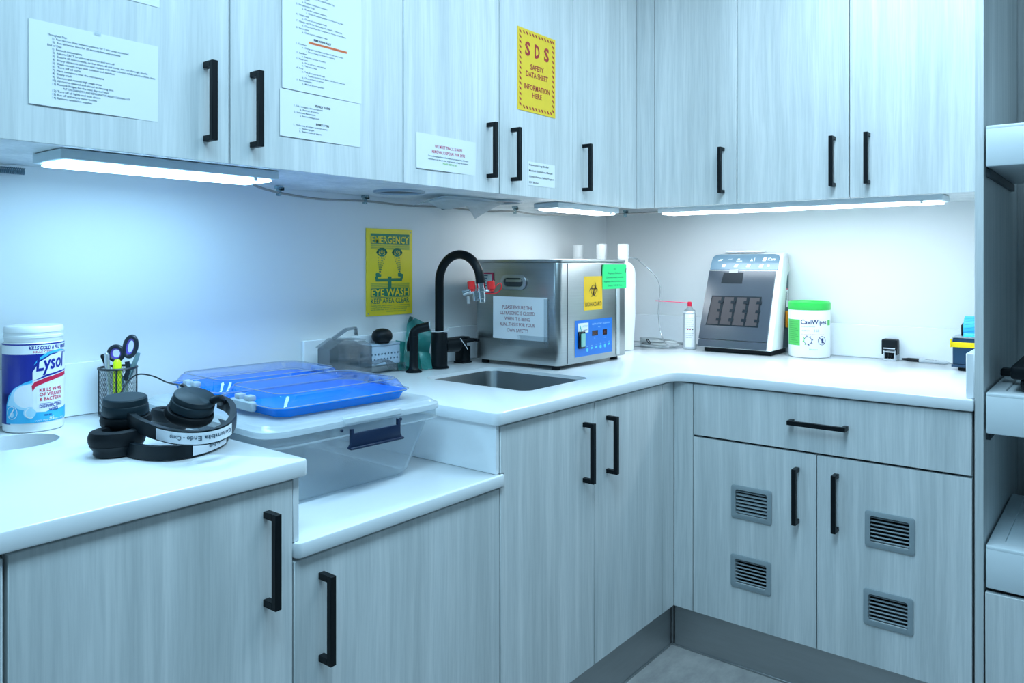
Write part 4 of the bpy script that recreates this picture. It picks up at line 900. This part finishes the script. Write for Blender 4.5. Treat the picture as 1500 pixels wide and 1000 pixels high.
# ================================================================== disinfecting wipes canister, left counter
c = Vector((-2.304, .036, ZC)); r = .0665; M = Matrix.Translation(c)
t = thing('wipes_canister', 'large white and blue disinfecting wipes canister beside the pen cup', 'canister', tuple(c))
bm = B(); lathe(bm, [(r-.005, .0004), (r-.001, .003), (r, .012), (r, .186), (r-.002, .190), (r-.005, .192)], M, 56); fin(bm, 'canister_body', WHITEP, t)
bm = B(); lathe(bm, [(r-.004, .192), (r-.003, .200), (r-.0015, .201), (r-.0015, .206), (r-.003, .207), (r-.003, .212), (r-.0015, .213), (r-.002, .222), (r-.005, .2255), (0, .2255)], M, 56); fin(bm, 'lid', WHITEP, t)
ph = math.atan2(CAM.y-c.y, CAM.x-c.x)+math.radians(36); A = Art(t, cyl_fn(c, r, ph), .007)
DB = mat('label_deep_blue', (.008, .02, .27), .35); LB = mat('label_light_blue', (.05, .48, .80), .35); PB = mat('label_pale_blue', (.45, .76, .92), .4); RD = mat('label_red', (.62, .01, .06), .4); LW = mat('label_white', (.86, .90, .94), .4)
L0, L1 = -.150, .058
A.rect(L0, L1, .019, .188, LW, .0002, 'label_wrap'); A.rect(L0, L1, .1865, .1895, DB, .0004, 'label_line'); A.rect(L0, L1, .085, .167, DB, .0004, 'label_field'); A.rect(L0+.02, L1, .060, .0855, DB, .0004, 'label_field'); A.rect(L0, -.095, .019, .0855, DB, .0004, 'label_field')
def el(cx, cy, a, b_, a0=0, a1=355, n=40): return [(cx+a*math.cos(math.radians(a0+(a1-a0)*k/n)), cy+b_*math.sin(math.radians(a0+(a1-a0)*k/n))) for k in range(n+1)]
A.poly([(-.108, .021), (-.108, .060), (-.100, .080), (-.085, .096), (-.060, .108), (-.035, .115), (.0, .118), (L1, .118), (L1, .021)], LB, .0006, 'label_swirl')
A.poly([(-.105, .058), (-.096, .078), (-.080, .093), (-.055, .104), (-.030, .110), (-.030, .100), (-.06, .090), (-.080, .072), (-.086, .058)], PB, .0008, 'label_swirl')
A.poly(el(-.058, .076, .036, .027), PB, .0010, 'foam_shape'); A.poly(el(-.052, .078, .034, .025), LW, .0011, 'foam_shape')
A.poly([(-.044, .030), (-.044, .130), (-.030, .150), (-.005, .163), (.02, .167), (.046, .166), (L1, .160), (L1, .050), (.03, .046), (-.01, .045)], LW, .0012, 'label_panel')
A.poly([(-.042, .143), (-.030, .154), (-.005, .166), (.025, .1705), (.052, .168), (L1, .164), (L1, .1675), (.02, .1745), (-.01, .171), (-.033, .158)], LB, .0014, 'label_swirl')
A.text('Lysol', -.037, .131, .030, DB, w=.074, bold=.025, shear=.22, h=.0019, name='brand_script', rot=.09)
A.poly([(-.046, .100), (-.040, .108), (-.015, .116), (.015, .121), (.048, .124), (.048, .116), (.015, .112), (-.015, .106), (-.038, .098), (-.044, .088)], RD, .0016, 'red_swoosh'); A.poly([(-.044, .110), (-.01, .119), (.02, .1235), (.048, .1265), (.048, .1285), (.02, .127), (-.015, .1225)], DB, .0016, 'blue_swoosh')
A.text('KILLS COLD & FLU VIRUSES', -.052, .1765, .0075, DB, w=.108, bold=.04, shear=.2); A.text('KILLS COVID-19 VIRUS', -.042, .1695, .0045, INKR, w=.085, bold=.02)
for k, (st, ww) in enumerate((('KILLS 99.9%', .056), ('OF VIRUSES', .056), ('& BACTERIA', .056))): A.text(st, -.030, .0865-.0098*k, .0072, RD, w=ww, bold=.02, h=.0016)
A.rect(-.030, .028, .0605, .0612, DB, .0016, 'printed_line'); A.text('DISINFECTING', -.030, .0520, .0068, DB, w=.058, bold=.02, h=.0016); A.text('WIPES', -.010, .0435, .0065, DB, w=.026, bold=.02, h=.0016)
A.poly([(-.05, .045), (-.01, .042), (.03, .043), (L1, .050), (L1, .022), (-.05, .022)], LB, .0013, 'label_swirl')
A.poly(el(-.050, .044, .013, .012), PB, .0015, 'bubble'); A.ring(-.048, .043, .010, .0118, 20, 300, LW, .0017, 'bubble'); A.ring(-.090, .044, .0125, .0138, 0, 359.9, LW, .0015, 'icon_ring', 26); A.poly([(-.098, .036), (-.096, .034), (-.083, .052), (-.085, .054)], LW, .0016, 'icon_ring'); A.poly(el(-.090, .040, .005, .006), PB, .0015, 'icon_ring')
A.text('CRISP LINEN', -.020, .034, .0035, DB, w=.018, bold=.02, h=.0016); A.text('95', -.008, .0245, .0065, LW, w=.012, bold=.02, h=.0016); A.text('WET WIPES  7 IN x 8 IN', -.04, .0235, .003, LW, w=.075, h=.0015)
A.done(); t.scale = (.86, .86, .985)
c = Vector((-2.450, .015, ZC)); t = thing('plastic_jar', 'pale plastic container cut off by the left edge, beside the blue canister', 'container', tuple(c)); M = Matrix.Translation(c)
bm = B(); lathe(bm, [(.054, .0004), (.058, .004), (.0605, .012), (.0605, .118), (.058, .122)], M, 40); fin(bm, 'container_body', WHITEP, t)
bm = B(); lathe(bm, [(.057, .122), (.0595, .124), (.0595, .138), (.056, .142), (0, .142)], M, 40); fin(bm, 'lid', WHITEP, t)

# ================================================================== pen cup and its contents
PC = Vector((-2.1215, .048, ZC)); pr = .0400; ph_ = .110
t = thing('pen_cup', 'black wire mesh pen cup behind the headphones', 'pen cup', tuple(PC))
WIRE = mat('wire_black', (.008, .014, .02), .4)
def ringt(z, rr, tr): 
    bm = B(); tube(bm, [PC+Vector((rr*math.cos(a), rr*math.sin(a), z)) for a in [2*PI*k/40 for k in range(40)]], tr, 8, True); return bm
fin(ringt(ph_, pr+.001, .0026), 'rim', WIRE, t)
bm = ringt(.003, pr-.001, .0026); lathe(bm, [(0, .001), (pr-.001, .001), (pr-.001, .004), (0, .004)], Matrix.Translation(PC), 32); fin(bm, 'base', WIRE, t)
bm = B(); ns = 42
for sgn in (-1, 1):
    for k in range(ns):
        a0 = 2*PI*k/ns; rows = []
        for j in range(9):
            z = .004+(ph_-.004)*j/8; a = a0+sgn*j/8*1.35
            for da in (-.011, .011): rows.append(bm.verts.new(PC+Vector((pr*math.cos(a+da), pr*math.sin(a+da), z))))
        for j in range(8): bm.faces.new((rows[2*j], rows[2*j+1], rows[2*j+3], rows[2*j+2]))
fin(bm, 'wire_mesh', WIRE, t)
for k in range(4):
    a = ph+PI/4+k*PI/2; p = PC+Vector((pr*math.cos(a), pr*math.sin(a), .003)); bm = B(); tube(bm, [p, p+Vector((0, 0, ph_-.003))], .0018, 8); fin(bm, 'upright_wire', WIRE, t)
Fv = Vector((-math.sin(YAW), math.cos(YAW), 0))
def stick(name, label, cat, b0, tip, parts):
    b0 = PC+Rv*b0[0]+Fv*b0[1]+Vector((0, 0, .006)); e = PC+Rv*tip[0]+Fv*tip[1]+Vector((0, 0, tip[2])); d = (e-b0).normalized(); L = (e-b0).length
    t = thing(name, label, cat, tuple(b0), 0, 'things in the pen cup')
    for nm, pf, m in parts: bm = B(); lathe(bm, [(r_, L*f_) for f_, r_ in pf], axis_m(b0, d), 16); fin(bm, nm, m, t)
SILV = mat('pen_silver', (.62, .68, .72), .25, .7)
stick('ballpoint_pen', 'silver pen with a black top leaning left in the mesh cup', 'pen', (.020, .010), (-.034, -.006, .142), [('barrel', [(0, .001), (.04, .0035), (.80, .005)], SILV), ('top', [(.80, .0058), (.97, .0055), (1, .003)], BLACK)])
stick('ballpoint_pen', 'upright silver pen with pale barrel in the mesh cup', 'pen', (-.012, -.012), (-.020, -.012, .146), [('barrel', [(0, .001), (.05, .004), (.97, .0058), (1, .004)], SILV), ('clip', [(.70, .007), (.72, .0075), (.73, .007)], CHROME)])
stick('highlighter', 'yellow highlighter standing in the mesh cup', 'highlighter', (.012, -.026), (.012, -.026, .132), [('barrel', [(0, .006), (.05, .009), (.6, .0095)], mat('hi_body', (.55, .72, .0), .4)), ('cap', [(.6, .0092), (.95, .0088), (1, .005)], mat('hi_cap', (.68, .85, .0), .4))])
stick('grey_marker', 'slim grey pen leaning right in the mesh cup', 'pen', (-.010, .012), (.046, .006, .144), [('barrel', [(0, .001), (.05, .004), (.9, .0055), (1, .004)], mat('pen_greygreen', (.16, .26, .29), .4))])
stick('dark_marker', 'short dark pen low in the mesh cup behind the highlighter', 'pen', (.015, .02), (-.002, .0, .113), [('barrel', [(0, .004), (.97, .0065), (1, .005)], DGREY)])
stick('ballpoint_pen', 'blue-grey pen leaning inside the mesh cup towards the right', 'pen', (-.025, -.005), (.028, .012, .116), [('barrel', [(0, .001), (.05, .0038), (1, .0045)], mat('pen_blue', (.10, .22, .33), .4))])
sb = PC+Rv*.010+Vector((0, 0, .008)); t = thing('scissors', 'scissors with black and purple handles standing in the mesh cup', 'scissors', tuple(sb), 0, 'things in the pen cup')
SB = mat('scissor_black', (.008, .016, .03), .4); SP = mat('scissor_purple', (.12, .08, .50), .4)
for (cx, cz, a, b_, tl) in ((-.006, .143, .0165, .0165, .1), (.028, .159, .0135, .024, -.22)):
    loop = [PC+Rv*(cx+a*math.cos(q_)*math.cos(tl)-b_*math.sin(q_)*math.sin(tl))+Fv*.004+Vector((0, 0, cz+a*math.cos(q_)*math.sin(tl)+b_*math.sin(q_)*math.cos(tl))) for q_ in [2*PI*k/28 for k in range(28)]]
    bm = B(); tube(bm, loop, .0050, 10, True); h_ = fin(bm, 'finger_loop', SB, t)
    cen = sum(loop, Vector())/28; bm = B(); tube(bm, [cen+(p-cen)*.76+Fv*.001 for p in loop], .0036, 8, True); fin(bm, 'loop_lining', SP, h_)
for dx, tx in ((.004, -.004), (.016, .020)):
    bm = B(); sweep(bm, [PC+Rv*(dx+.004)+Fv*.004+Vector((0, 0, .012)), PC+Rv*dx+Fv*.004+Vector((0, 0, .085))], [(-.005, -.0008), (.005, -.0008), (.005, .0008), (-.005, .0008)], tuple(Fv)); fin(bm, 'blade', SILV, t)
    bm = B(); tube(bm, [PC+Rv*dx+Fv*.004+Vector((0, 0, .08)), PC+Rv*(dx+tx)/1.6+Fv*.004+Vector((0, 0, .104)), PC+Rv*tx+Fv*.004+Vector((0, 0, .124))], .0055, 10); fin(bm, 'shank', SB, t)

# ================================================================== headphones
HPM = mat('headphone_black', (.003, .009, .014), .42, var=.15, spec=.3); HPP = mat('headphone_pad', (.002, .005, .008), .6, spec=.25); HPT = mat('headphone_plate', (.005, .020, .030), .5, spec=.35)
STK = mat('sticker_white', (.80, .84, .90), .5)
def cup(t, c, ax, r, h, flip=1):
    """pad low, plate high along ax"""
    M = axis_m(c, ax)
    s_ = 1.0
    bm = B(); lathe(bm, [(r*.62, -.5*h), (r*.92, -.5*h), (r, -.42*h), (r*1.02, -.28*h), (r*.97, -.16*h), (r*.86, -.12*h)] if flip > 0 else [(r*.80, -.5*h), (r*.84, -.44*h), (r*.84, -.3*h), (r*.98, -.1*h)], M, 36, .86); fin(bm, 'ear_pad' if flip > 0 else 'ear_cup', HPP if flip > 0 else HPM, t)
    bm = B(); lathe(bm, [(r*.86, -.13*h), (r*.92, -.05*h), (r*.90, .22*h), (r*.86, .26*h), (r*.88, .30*h), (r*.86, .46*h), (r*.80, .5*h), (0, .5*h)] if flip > 0 else [(r*.97, -.09*h), (r*1.02, .06*h), (r*1.03, .25*h), (r*.96, .44*h), (r*.80, .5*h), (r*.55, .47*h), (r*.5, .2*h), (0, .2*h)], M, 36, .86); fin(bm, 'ear_cup' if flip > 0 else 'ear_pad', HPT if flip > 0 else HPP, t)
def band(t, pts, hw, th, name='headband'):
    P = smooth_pts(pts, 6); pr_ = [(-th/2, -hw), (th/2, -hw), (th/2*1.1, 0), (th/2, hw), (-th/2, hw), (-th/2*1.1, 0)]
    bm = B(); sweep(bm, P, pr_, (0, 0, 1)); fin(bm, name, HPM, t); return P
def band_label(t, P, i0, i1, hw, off, st, tw):
    """sticker wrapped on the outer face of the band between samples i0..i1"""
    S = [0]; Q = P[i0:i1+1]
    for a, b_ in zip(Q, Q[1:]): S.append(S[-1]+(b_-a).length)
    cen = sum(P, Vector())/len(P)
    def fn(u, v, h):
        u = max(0, min(u, S[-1]-1e-6)); i = max(k for k in range(len(S)) if S[k] <= u); i = min(i, len(Q)-2)
        p = Q[i].lerp(Q[i+1], (u-S[i])/(S[i+1]-S[i])); d = (Q[i+1]-Q[i]).normalized(); n = Vector((d.y, -d.x, 0)).normalized()
        if n.dot(p-cen) < 0: n = -n
        return p+n*(off+h)+Vector((0, 0, v))
    bm = B(); n = 24; g = []
    for k in range(n+1):
        u = S[-1]*k/n; g.append([bm.verts.new(fn(u, -hw, .0002)), bm.verts.new(fn(u, hw, .0002)), bm.verts.new(fn(u, hw, .0008)), bm.verts.new(fn(u, -hw, .0008))])
    for a, b_ in zip(g, g[1:]):
        for k in range(4): bm.faces.new((a[k], a[(k+1) % 4], b_[(k+1) % 4], b_[k]))
    bm.faces.new(g[0]); bm.faces.new(g[-1]); fin(bm, 'name_sticker', STK, t)
    A = Art(t, fn); A.text(st, S[-1]-.006, .0040, .0075, INK, w=min(tw, S[-1]-.010), bold=.02, rot=PI, h=.0013); A.done()
# lower pair
tB = thing('headphones', 'lower black headphones lying flat on the counter, sticker on the band', 'headphones', tuple(onz(235, 640, ZC)), 0, 'black headphones')
cB = onz(172, 645, ZC+.026); cup(tB, cB, (0, 0, 1), .049, .046, -1)
P = band(tB, [tuple(onz(172, 650, .9285)), tuple(onz(205, 661, .9285)), tuple(onz(250, 663, .9285)), tuple(onz(292, 656, .9285)), tuple(onz(318, 646, .9285)), tuple(onz(330, 636, .9285)), tuple(onz(327, 624, .9285)), tuple(onz(312, 614, .9285))], .0125, .011)
band_label(tB, P, 16, 27, .0095, .0066, 'Columbia Endo', .062)
cup(tB, onz(250, 612, ZC+.024), (.1, .0, 1), .045, .042, -1)
bm = B(); tube(bm, [onz(312, 614, .9285), onz(298, 612, .929), onz(285, 612, .93)], .008, 10); fin(bm, 'yoke', HPM, tB)
# upper pair
tA = thing('headphones', 'upper black headphones resting on the lower pair, long white sticker on the band', 'headphones', tuple(onz(240, 610, .96)), 0, 'black headphones')
cA = onz(184, 601, .987); cup(tA, cA, (-.08, -.10, 1), .045, .056, 1)
P = band(tA, [tuple(onz(170, 596, .990)), tuple(onz(188, 611, .978)), tuple(onz(208, 624, .968)), tuple(onz(234, 634, .9585)), tuple(onz(262, 640, .960)), tuple(onz(292, 641, .962)), tuple(onz(318, 636, .965)), tuple(onz(336, 625, .970)), tuple(onz(342, 609, .977)), tuple(onz(336, 595, .984)), tuple(onz(322, 588, .990))], .0125, .011)
band_label(tA, P, 18, 41, .0100, .0066, 'Columbia Endo - Comp', .118)
cR = onz(281, 595, .992); axR = (Rv*.40+Vector((0, 0, 1))-Fv*.15).normalized(); cup(tA, cR, axR, .049, .050, 1)
bm = B(); sweep(bm, smooth_pts([cR+axR*.012+Rv*.036, cR+axR*.018+Rv*.052-Fv*.005, onz(324, 589, .990)], 5), circ(.0075, 10)); fin(bm, 'yoke', HPM, tA)
bm = B(); sweep(bm, [cR+axR*.030-Rv*.022+Fv*.02, cR+axR*.040-Rv*.045+Fv*.032], circ(.0045, 10)); fin(bm, 'plug', BLACK, tA)
# headphone cable
cs = cR+axR*.040-Rv*.045+Fv*.032
bm = B(); tube(bm, smooth_pts([cs, onz(245, 560, 1.015), onz(225, 551, 1.022), onz(203, 548, 1.022), onz(188, 558, 1.015), onz(178, 574, 1.0), onz(173, 590, .96), onz(174, 596, .93)], 8), .0017, 8)
fin(bm, 'audio_cable', BLACK, tA)

# ================================================================== clear storage bin on the sunken counter
BINM = clear('bin_plastic', (.95, .985, 1.0), .12, .24, (.86, .95, 1.0), .12)
BZ = .7655; LZ = .9455
t = thing('storage_bin', 'large clear plastic storage bin with a white lid on the sunken counter', 'bin', (-1.835, -.225, BZ), math.radians(-2.5))
def ring_at(bm, hx, hy, z, r_, n=5): return [bm.verts.new((x, y, z)) for x, y in rpoly(rect(-hx, hx, -hy, hy), r_, n)]
def loft(bm, rings, cap0=True, cap1=True):
    for a, b_ in zip(rings, rings[1:]):
        for k in range(len(a)): bm.faces.new((a[k], a[(k+1) % len(a)], b_[(k+1) % len(a)], b_[k]))
    if cap0: bm.faces.new(rings[0])
    if cap1: bm.faces.new(rings[-1])
    return bm
HXB, HYB = .243, .292
bm = B(); loft(bm, [ring_at(bm, *a) for a in ((.160, .210, .001, .03), (.176, .226, .003, .04), (.190, .240, .014, .05), (HXB-.018, HYB-.020, LZ-BZ-.045, .05), (HXB-.004, HYB-.006, LZ-BZ-.046, .05), (HXB-.001, HYB-.003, LZ-BZ-.044, .05), (HXB-.004, HYB-.006, LZ-BZ-.041, .05), (HXB-.004, HYB-.006, LZ-BZ-.020, .05))], True, False)
fin(bm, 'bin_body', BINM, t, local=True)
LIDM = clear('bin_lid_white', (1, 1, 1), .12, .82, (.88, .95, .99), .2)
lz = LZ-BZ
bm = B(); loft(bm, [ring_at(bm, *a) for a in ((HXB-.010, HYB-.012, lz-.021, .05), (HXB-.001, HYB-.001, lz-.022, .05), (HXB, HYB, lz-.018, .05), (HXB-.001, HYB-.001, lz-.010, .05), (HXB-.006, HYB-.006, lz-.0075, .05), (HXB-.010, HYB-.010, lz-.004, .05), (HXB-.016, HYB-.016, lz, .045))]); fin(bm, 'lid', LIDM, t, local=True, angle=25)
LAT = mat('latch_navy', (.006, .02, .06), .4)
for s_ in (-1, 1):
    prof_ = [(-.068, lz-.028), (-.068, lz-.060), (-.074, lz-.068), (.074, lz-.068), (.068, lz-.058), (.068, lz-.028), (.060, lz-.024), (.060, lz-.038), (-.060, lz-.038), (-.060, lz-.028)]
    Mx = Matrix(((1, 0, 0, .02), (0, 0, -s_, s_*(HYB+.0105)), (0, 1, 0, 0), (0, 0, 0, 1)))
    bm = B(); slab(bm, prof_, 0, .008, (), .0012, Mx); box(bm, -.052, .094, *sorted((s_*(HYB+.003), s_*(HYB+.016))), lz-.071, lz-.066, .001); fin(bm, 'latch', LAT, t, local=True)
    bm = B(); box(bm, -.060, .100, *sorted((s_*(HYB-.012), s_*(HYB+.0022))), lz-.019, lz-.003, .003); fin(bm, 'latch_seat', LIDM, t, local=True)
    for hx_ in (-.062, .100): bm = B(); cyl(bm, (hx_, s_*(HYB-.006), lz-.030), (hx_, s_*(HYB-.0015), lz-.030), .0035, 12); fin(bm, 'latch_rivet', LAT, t, local=True)

# ================================================================== blue instrument trays with clear covers
TRB = mat('tray_blue', (.0, .25, .90), .25, var=.04, spec=.3); COVER = clear('tray_cover', (.96, .98, 1.0), .14, .015, (.8, .9, 1.0), .05)
CLIPG = mat('clip_grey', (.40, .48, .54), .4)
def tray(label, cx, cy, rz):
    t = thing('instrument_tray', label, 'tray', (cx, cy, LZ+.0008), rz, 'blue instrument trays with clear covers')
    hx, hy = .180, .128
    bm = B(); loft(bm, [ring_at(bm, *a) for a in ((hx-.026, hy-.026, 0, .02), (hx-.014, hy-.014, .003, .025), (hx-.006, hy-.006, .019, .03), (hx, hy, .021, .03), (hx, hy, .0235, .03), (hx-.009, hy-.009, .0230, .026), (hx-.018, hy-.018, .006, .02), (hx-.03, hy-.03, .004, .015))]); fin(bm, 'tray_base', TRB, t, local=True, angle=30)
    bm = B(); loft(bm, [ring_at(bm, *a) for a in ((hx+.004, hy+.004, .0242, .03), (hx-.005, hy-.005, .0255, .028), (hx-.012, hy-.012, .045, .04), (hx-.020, hy-.020, .0505, .04), (hx-.026, hy-.026, .0510, .035))], False, True)
    co = fin(bm, 'clear_cover', COVER, t, local=True, angle=25)
    for z, ins in ((.0250, -.004), (.0500, .0185)):
        bm = B(); pl = rpoly(rect(-hx+ins, hx-ins, -hy+ins, hy-ins), .036, 5); tube(bm, [(x, y, z) for x, y in pl], .0011, 6, True); fin(bm, 'cover_edge_highlight', clear('cover_edge_highlight', (.97, 1.0, 1.0), .35, .55, (.85, .96, 1.0)) if 'cover_edge_highlight' not in bpy.data.materials else bpy.data.materials['cover_edge_highlight'], co, local=True)  # whitish beads along the cover edges, edge highlights put into their colour
    for s_ in (-1, 1):
        x = s_*(hx+.003)
        bm = B(); box(bm, *sorted((x-s_*.004, x+s_*.010)), -.046, .046, .010, .031, .003, 1); cl = fin(bm, 'cover_clip', CLIPG, t, local=True)
        for y in (-.020, .020):
            bm = B(); box(bm, *sorted((x-s_*.012, x+s_*.007)), y-.011, y+.011, .029, .042, .004, 2)
            bm2 = bm; o = fin(bm2, 'clip_tab', CLIPG, cl, local=True); o.location = (0, 0, 0)
    return t
tray('front blue instrument tray under a clear cover, nearest the bin latch', -1.842, -.336, math.radians(-3))
tray('rear blue instrument tray under a clear cover, nearest the wall', -1.815, -.066, math.radians(-3))

# ================================================================== things left of the faucet
SMK = clear('smoked_acrylic', (.76, .79, .81), .14, .07, (.35, .40, .44), .08)
RX0, RX1, RY0, RY1 = -1.550, -1.392, -.008, .048
t = thing('acrylic_dispenser', 'smoky translucent acrylic holder with two bent arms, left of the drilled grey block', 'holder', (-1.46, -.06, ZC))
def prism_gen(bm, poly, M, d, e=.001): return slab(bm, poly, 0, d, (), e, M)
Mxz = lambda y: Matrix(((1, 0, 0, 0), (0, 0, -1, y), (0, 1, 0, 0), (0, 0, 0, 1)))
side = [(RX0, ZC+.0005), (RX1, ZC+.0005), (RX1, ZC+.105), (RX1-.03, ZC+.123), (RX0+.045, ZC+.128), (RX0, ZC+.105)]
for y in (RY0, RY1):
    bm = B(); prism_gen(bm, side, Mxz(y), .003, .0008); fin(bm, 'side_wall', SMK, t)
bm = B(); box(bm, RX0, RX0+.003, RY0+.0005, RY1-.0035, ZC+.0005, ZC+.105); fin(bm, 'end_wall', SMK, t)
bm = B(); box(bm, RX1-.003, RX1, RY0+.0005, RY1-.0035, ZC+.0005, ZC+.104); fin(bm, 'end_wall', SMK, t)
bm = B(); sweep(bm, [Vector((RX0, (RY0+RY1)/2, ZC+.107)), Vector((RX0+.045, (RY0+RY1)/2, ZC+.130)), Vector((RX1-.03, (RY0+RY1)/2, ZC+.125))], [(-.036, 0), (.036, 0), (.036, .0025), (-.036, .0025)], (0, 0, 1)); fin(bm, 'sloped_top', SMK, t)
for dy, dx in ((-.016, -.022), (.018, .004)):
    yy = (RY0+RY1)/2+dy; bm = B()
    sweep(bm, [Vector((RX0+.045+dx, yy, ZC+.132)), Vector((RX0+.085+dx, yy-.012, ZC+.158)), Vector((RX0+.118+dx, yy-.012, ZC+.160)), Vector((RX0+.121+dx, yy-.012, ZC+.140))], [(-.008, 0), (.008, 0), (.008, .0025), (-.008, .0025)], (-.3, 0, 1)); fin(bm, 'bent_arm', SMK, t)
bm = B(); sweep(bm, [Vector((RX1-.02, RY0-.022, ZC+.052)), Vector((RX1+.03, RY0-.024, ZC+.060)), Vector((RX1+.055, RY0-.024, ZC+.048)), Vector((RX1+.062, RY0-.024, ZC+.028))], [(-.020, 0), (.020, 0), (.020, .0025), (-.020, .0025)], (0, 0, 1)); fin(bm, 'fold_down_flap', SMK, t)
# clear riser and drilled block
t = thing('clear_riser', 'low clear plastic stand under the drilled grey block', 'stand', (-1.29, .08, ZC))
CLR = clear('clear_acrylic', (.90, .95, .96), .16, .08, (.8, .9, .95), .05)
bm = B(); box(bm, -1.385, -1.195, .052, .1025, ZC+.026, ZC+.030, .0008); box(bm, -1.385, -1.382, .052, .1025, ZC+.0005, ZC+.026); box(bm, -1.198, -1.195, .052, .1025, ZC+.0005, ZC+.026); fin(bm, 'stand_body', CLR, t)
BX0, BX1, BY0, BY1 = -1.388, -1.215, .057, .101; bz = ZC+.0305
t = thing('bur_block', 'grey instrument block with two rows of drilled holes', 'block', (-1.35, .02, bz))
holes = []
for k in range(12):
    for j, z in enumerate((bz+.018, bz+.034)): holes.append([(BX0+.010+.0138*k+(.003 if j else 0)+.0036*math.cos(2*PI*q_/10), z+.0036*math.sin(2*PI*q_/10)) for q_ in range(10)])
BLK = mat('block_grey', (.36, .47, .58), .45)
bm = B(); slab(bm, rpoly(rect(BX0, BX1, bz, bz+.060), .003, 2), 0, .006, holes, .0012, Mxz(BY0+.006)); fin(bm, 'drilled_face', BLK, t)
bm = B(); slab(bm, rpoly(rect(BX0, BX1, bz, bz+.060), .003, 2), 0, BY1-BY0-.0065, (), .001, Mxz(BY1)); fin(bm, 'block_body', mat('block_body', (.42, .50, .58), .45), t)
bm = B(); box(bm, BX0+.002, BX1-.002, BY0+.0055, BY0+.0063, bz+.003, bz+.055); fin(bm, 'hole_shade', mat('hole_shade_dark', (.02, .06, .11), .5), t)  # dark sheet painted as the shade inside the drilled holes
bm = B(); box(bm, BX0-.001, BX1+.001, BY0-.002, BY1+.001, bz+.0605, bz+.068, .0015); fin(bm, 'block_lid', BLK, t)
# black rounded knob on the block
c = Vector((-1.284, .066, bz+.0685)); t = thing('round_knob', 'black mushroom-shaped rubber knob resting on the drilled grey block', 'knob', tuple(c))
bm = B(); lathe(bm, [(.024, .0004), (.025, .003), (.024, .006)], Matrix.Translation(c), 32, .92); fin(bm, 'neck', BLACK, t)
bm = B(); lathe(bm, [(0, .0055), (.027, .0058), (.0325, .011), (.0348, .020), (.0335, .030), (.028, .039), (.018, .045), (.008, .047), (0, .0475)], Matrix.Translation(c), 36, .92); fin(bm, 'dome', BLACK, t)
# teal pouches leaning on the backsplash
TEAL = clear('teal_film', (.35, .78, .74), .18, .52, (.12, .60, .57), .2)
for k, (pa, pb, w_, lab) in enumerate(((Vector((-1.150, .048, ZC+.002)), Vector((-1.080, .100, ZC+.158)), .105, 'teal film pouch leaning behind the faucet, its grey top corner highest'), (Vector((-1.130, .012, ZC+.002)), Vector((-1.115, .044, ZC+.055)), .05, 'crumpled teal film pouch in front, at the foot of the faucet'), (Vector((-1.185, .062, ZC+.002)), Vector((-1.165, .100, ZC+.095)), .055, 'teal film pouch at the left, behind the side sprayer'))):
    t = thing('film_pouch', lab, 'pouch', tuple(pa), 0, 'teal sterilisation pouches by the faucet')
    d = (pb-pa); Lp = d.length; d.normalize(); sdir = Vector((1, 0, .18)) if k != 1 else Vector((1, 0, -.12)); sdir = (sdir-d*sdir.dot(d)).normalized(); n = d.cross(sdir)
    def fp(u, v, h, pa=pa, d=d, sdir=sdir, n=n, k=k):
        p = pa+d*u+sdir*(v-w_/2)+n*(h+.004*math.sin(u*60+k)*math.sin(v*50)); p.y = min(p.y, WA-.016); p.z = max(p.z, ZC+.001+.0008*k); return p
    sheet(t, fp, Lp, w_, TEAL, 'film', .0006, 0, .001, 12, 8)
    sheet(t, fp, .018, w_, mat('seal_grey', (.30, .38, .42), .5) if k == 0 else bpy.data.materials['seal_grey'], 'seal_edge', .0006, 0, .0022, 2, 6) if k != 0 else sheet(t, lambda u, v, h: fp(u+Lp-.024, v, h, pa, d, sdir, n, 0), .024, w_, mat('seal_grey', (.30, .38, .42), .5), 'seal_edge', .0006, 0, .0022, 2, 6)
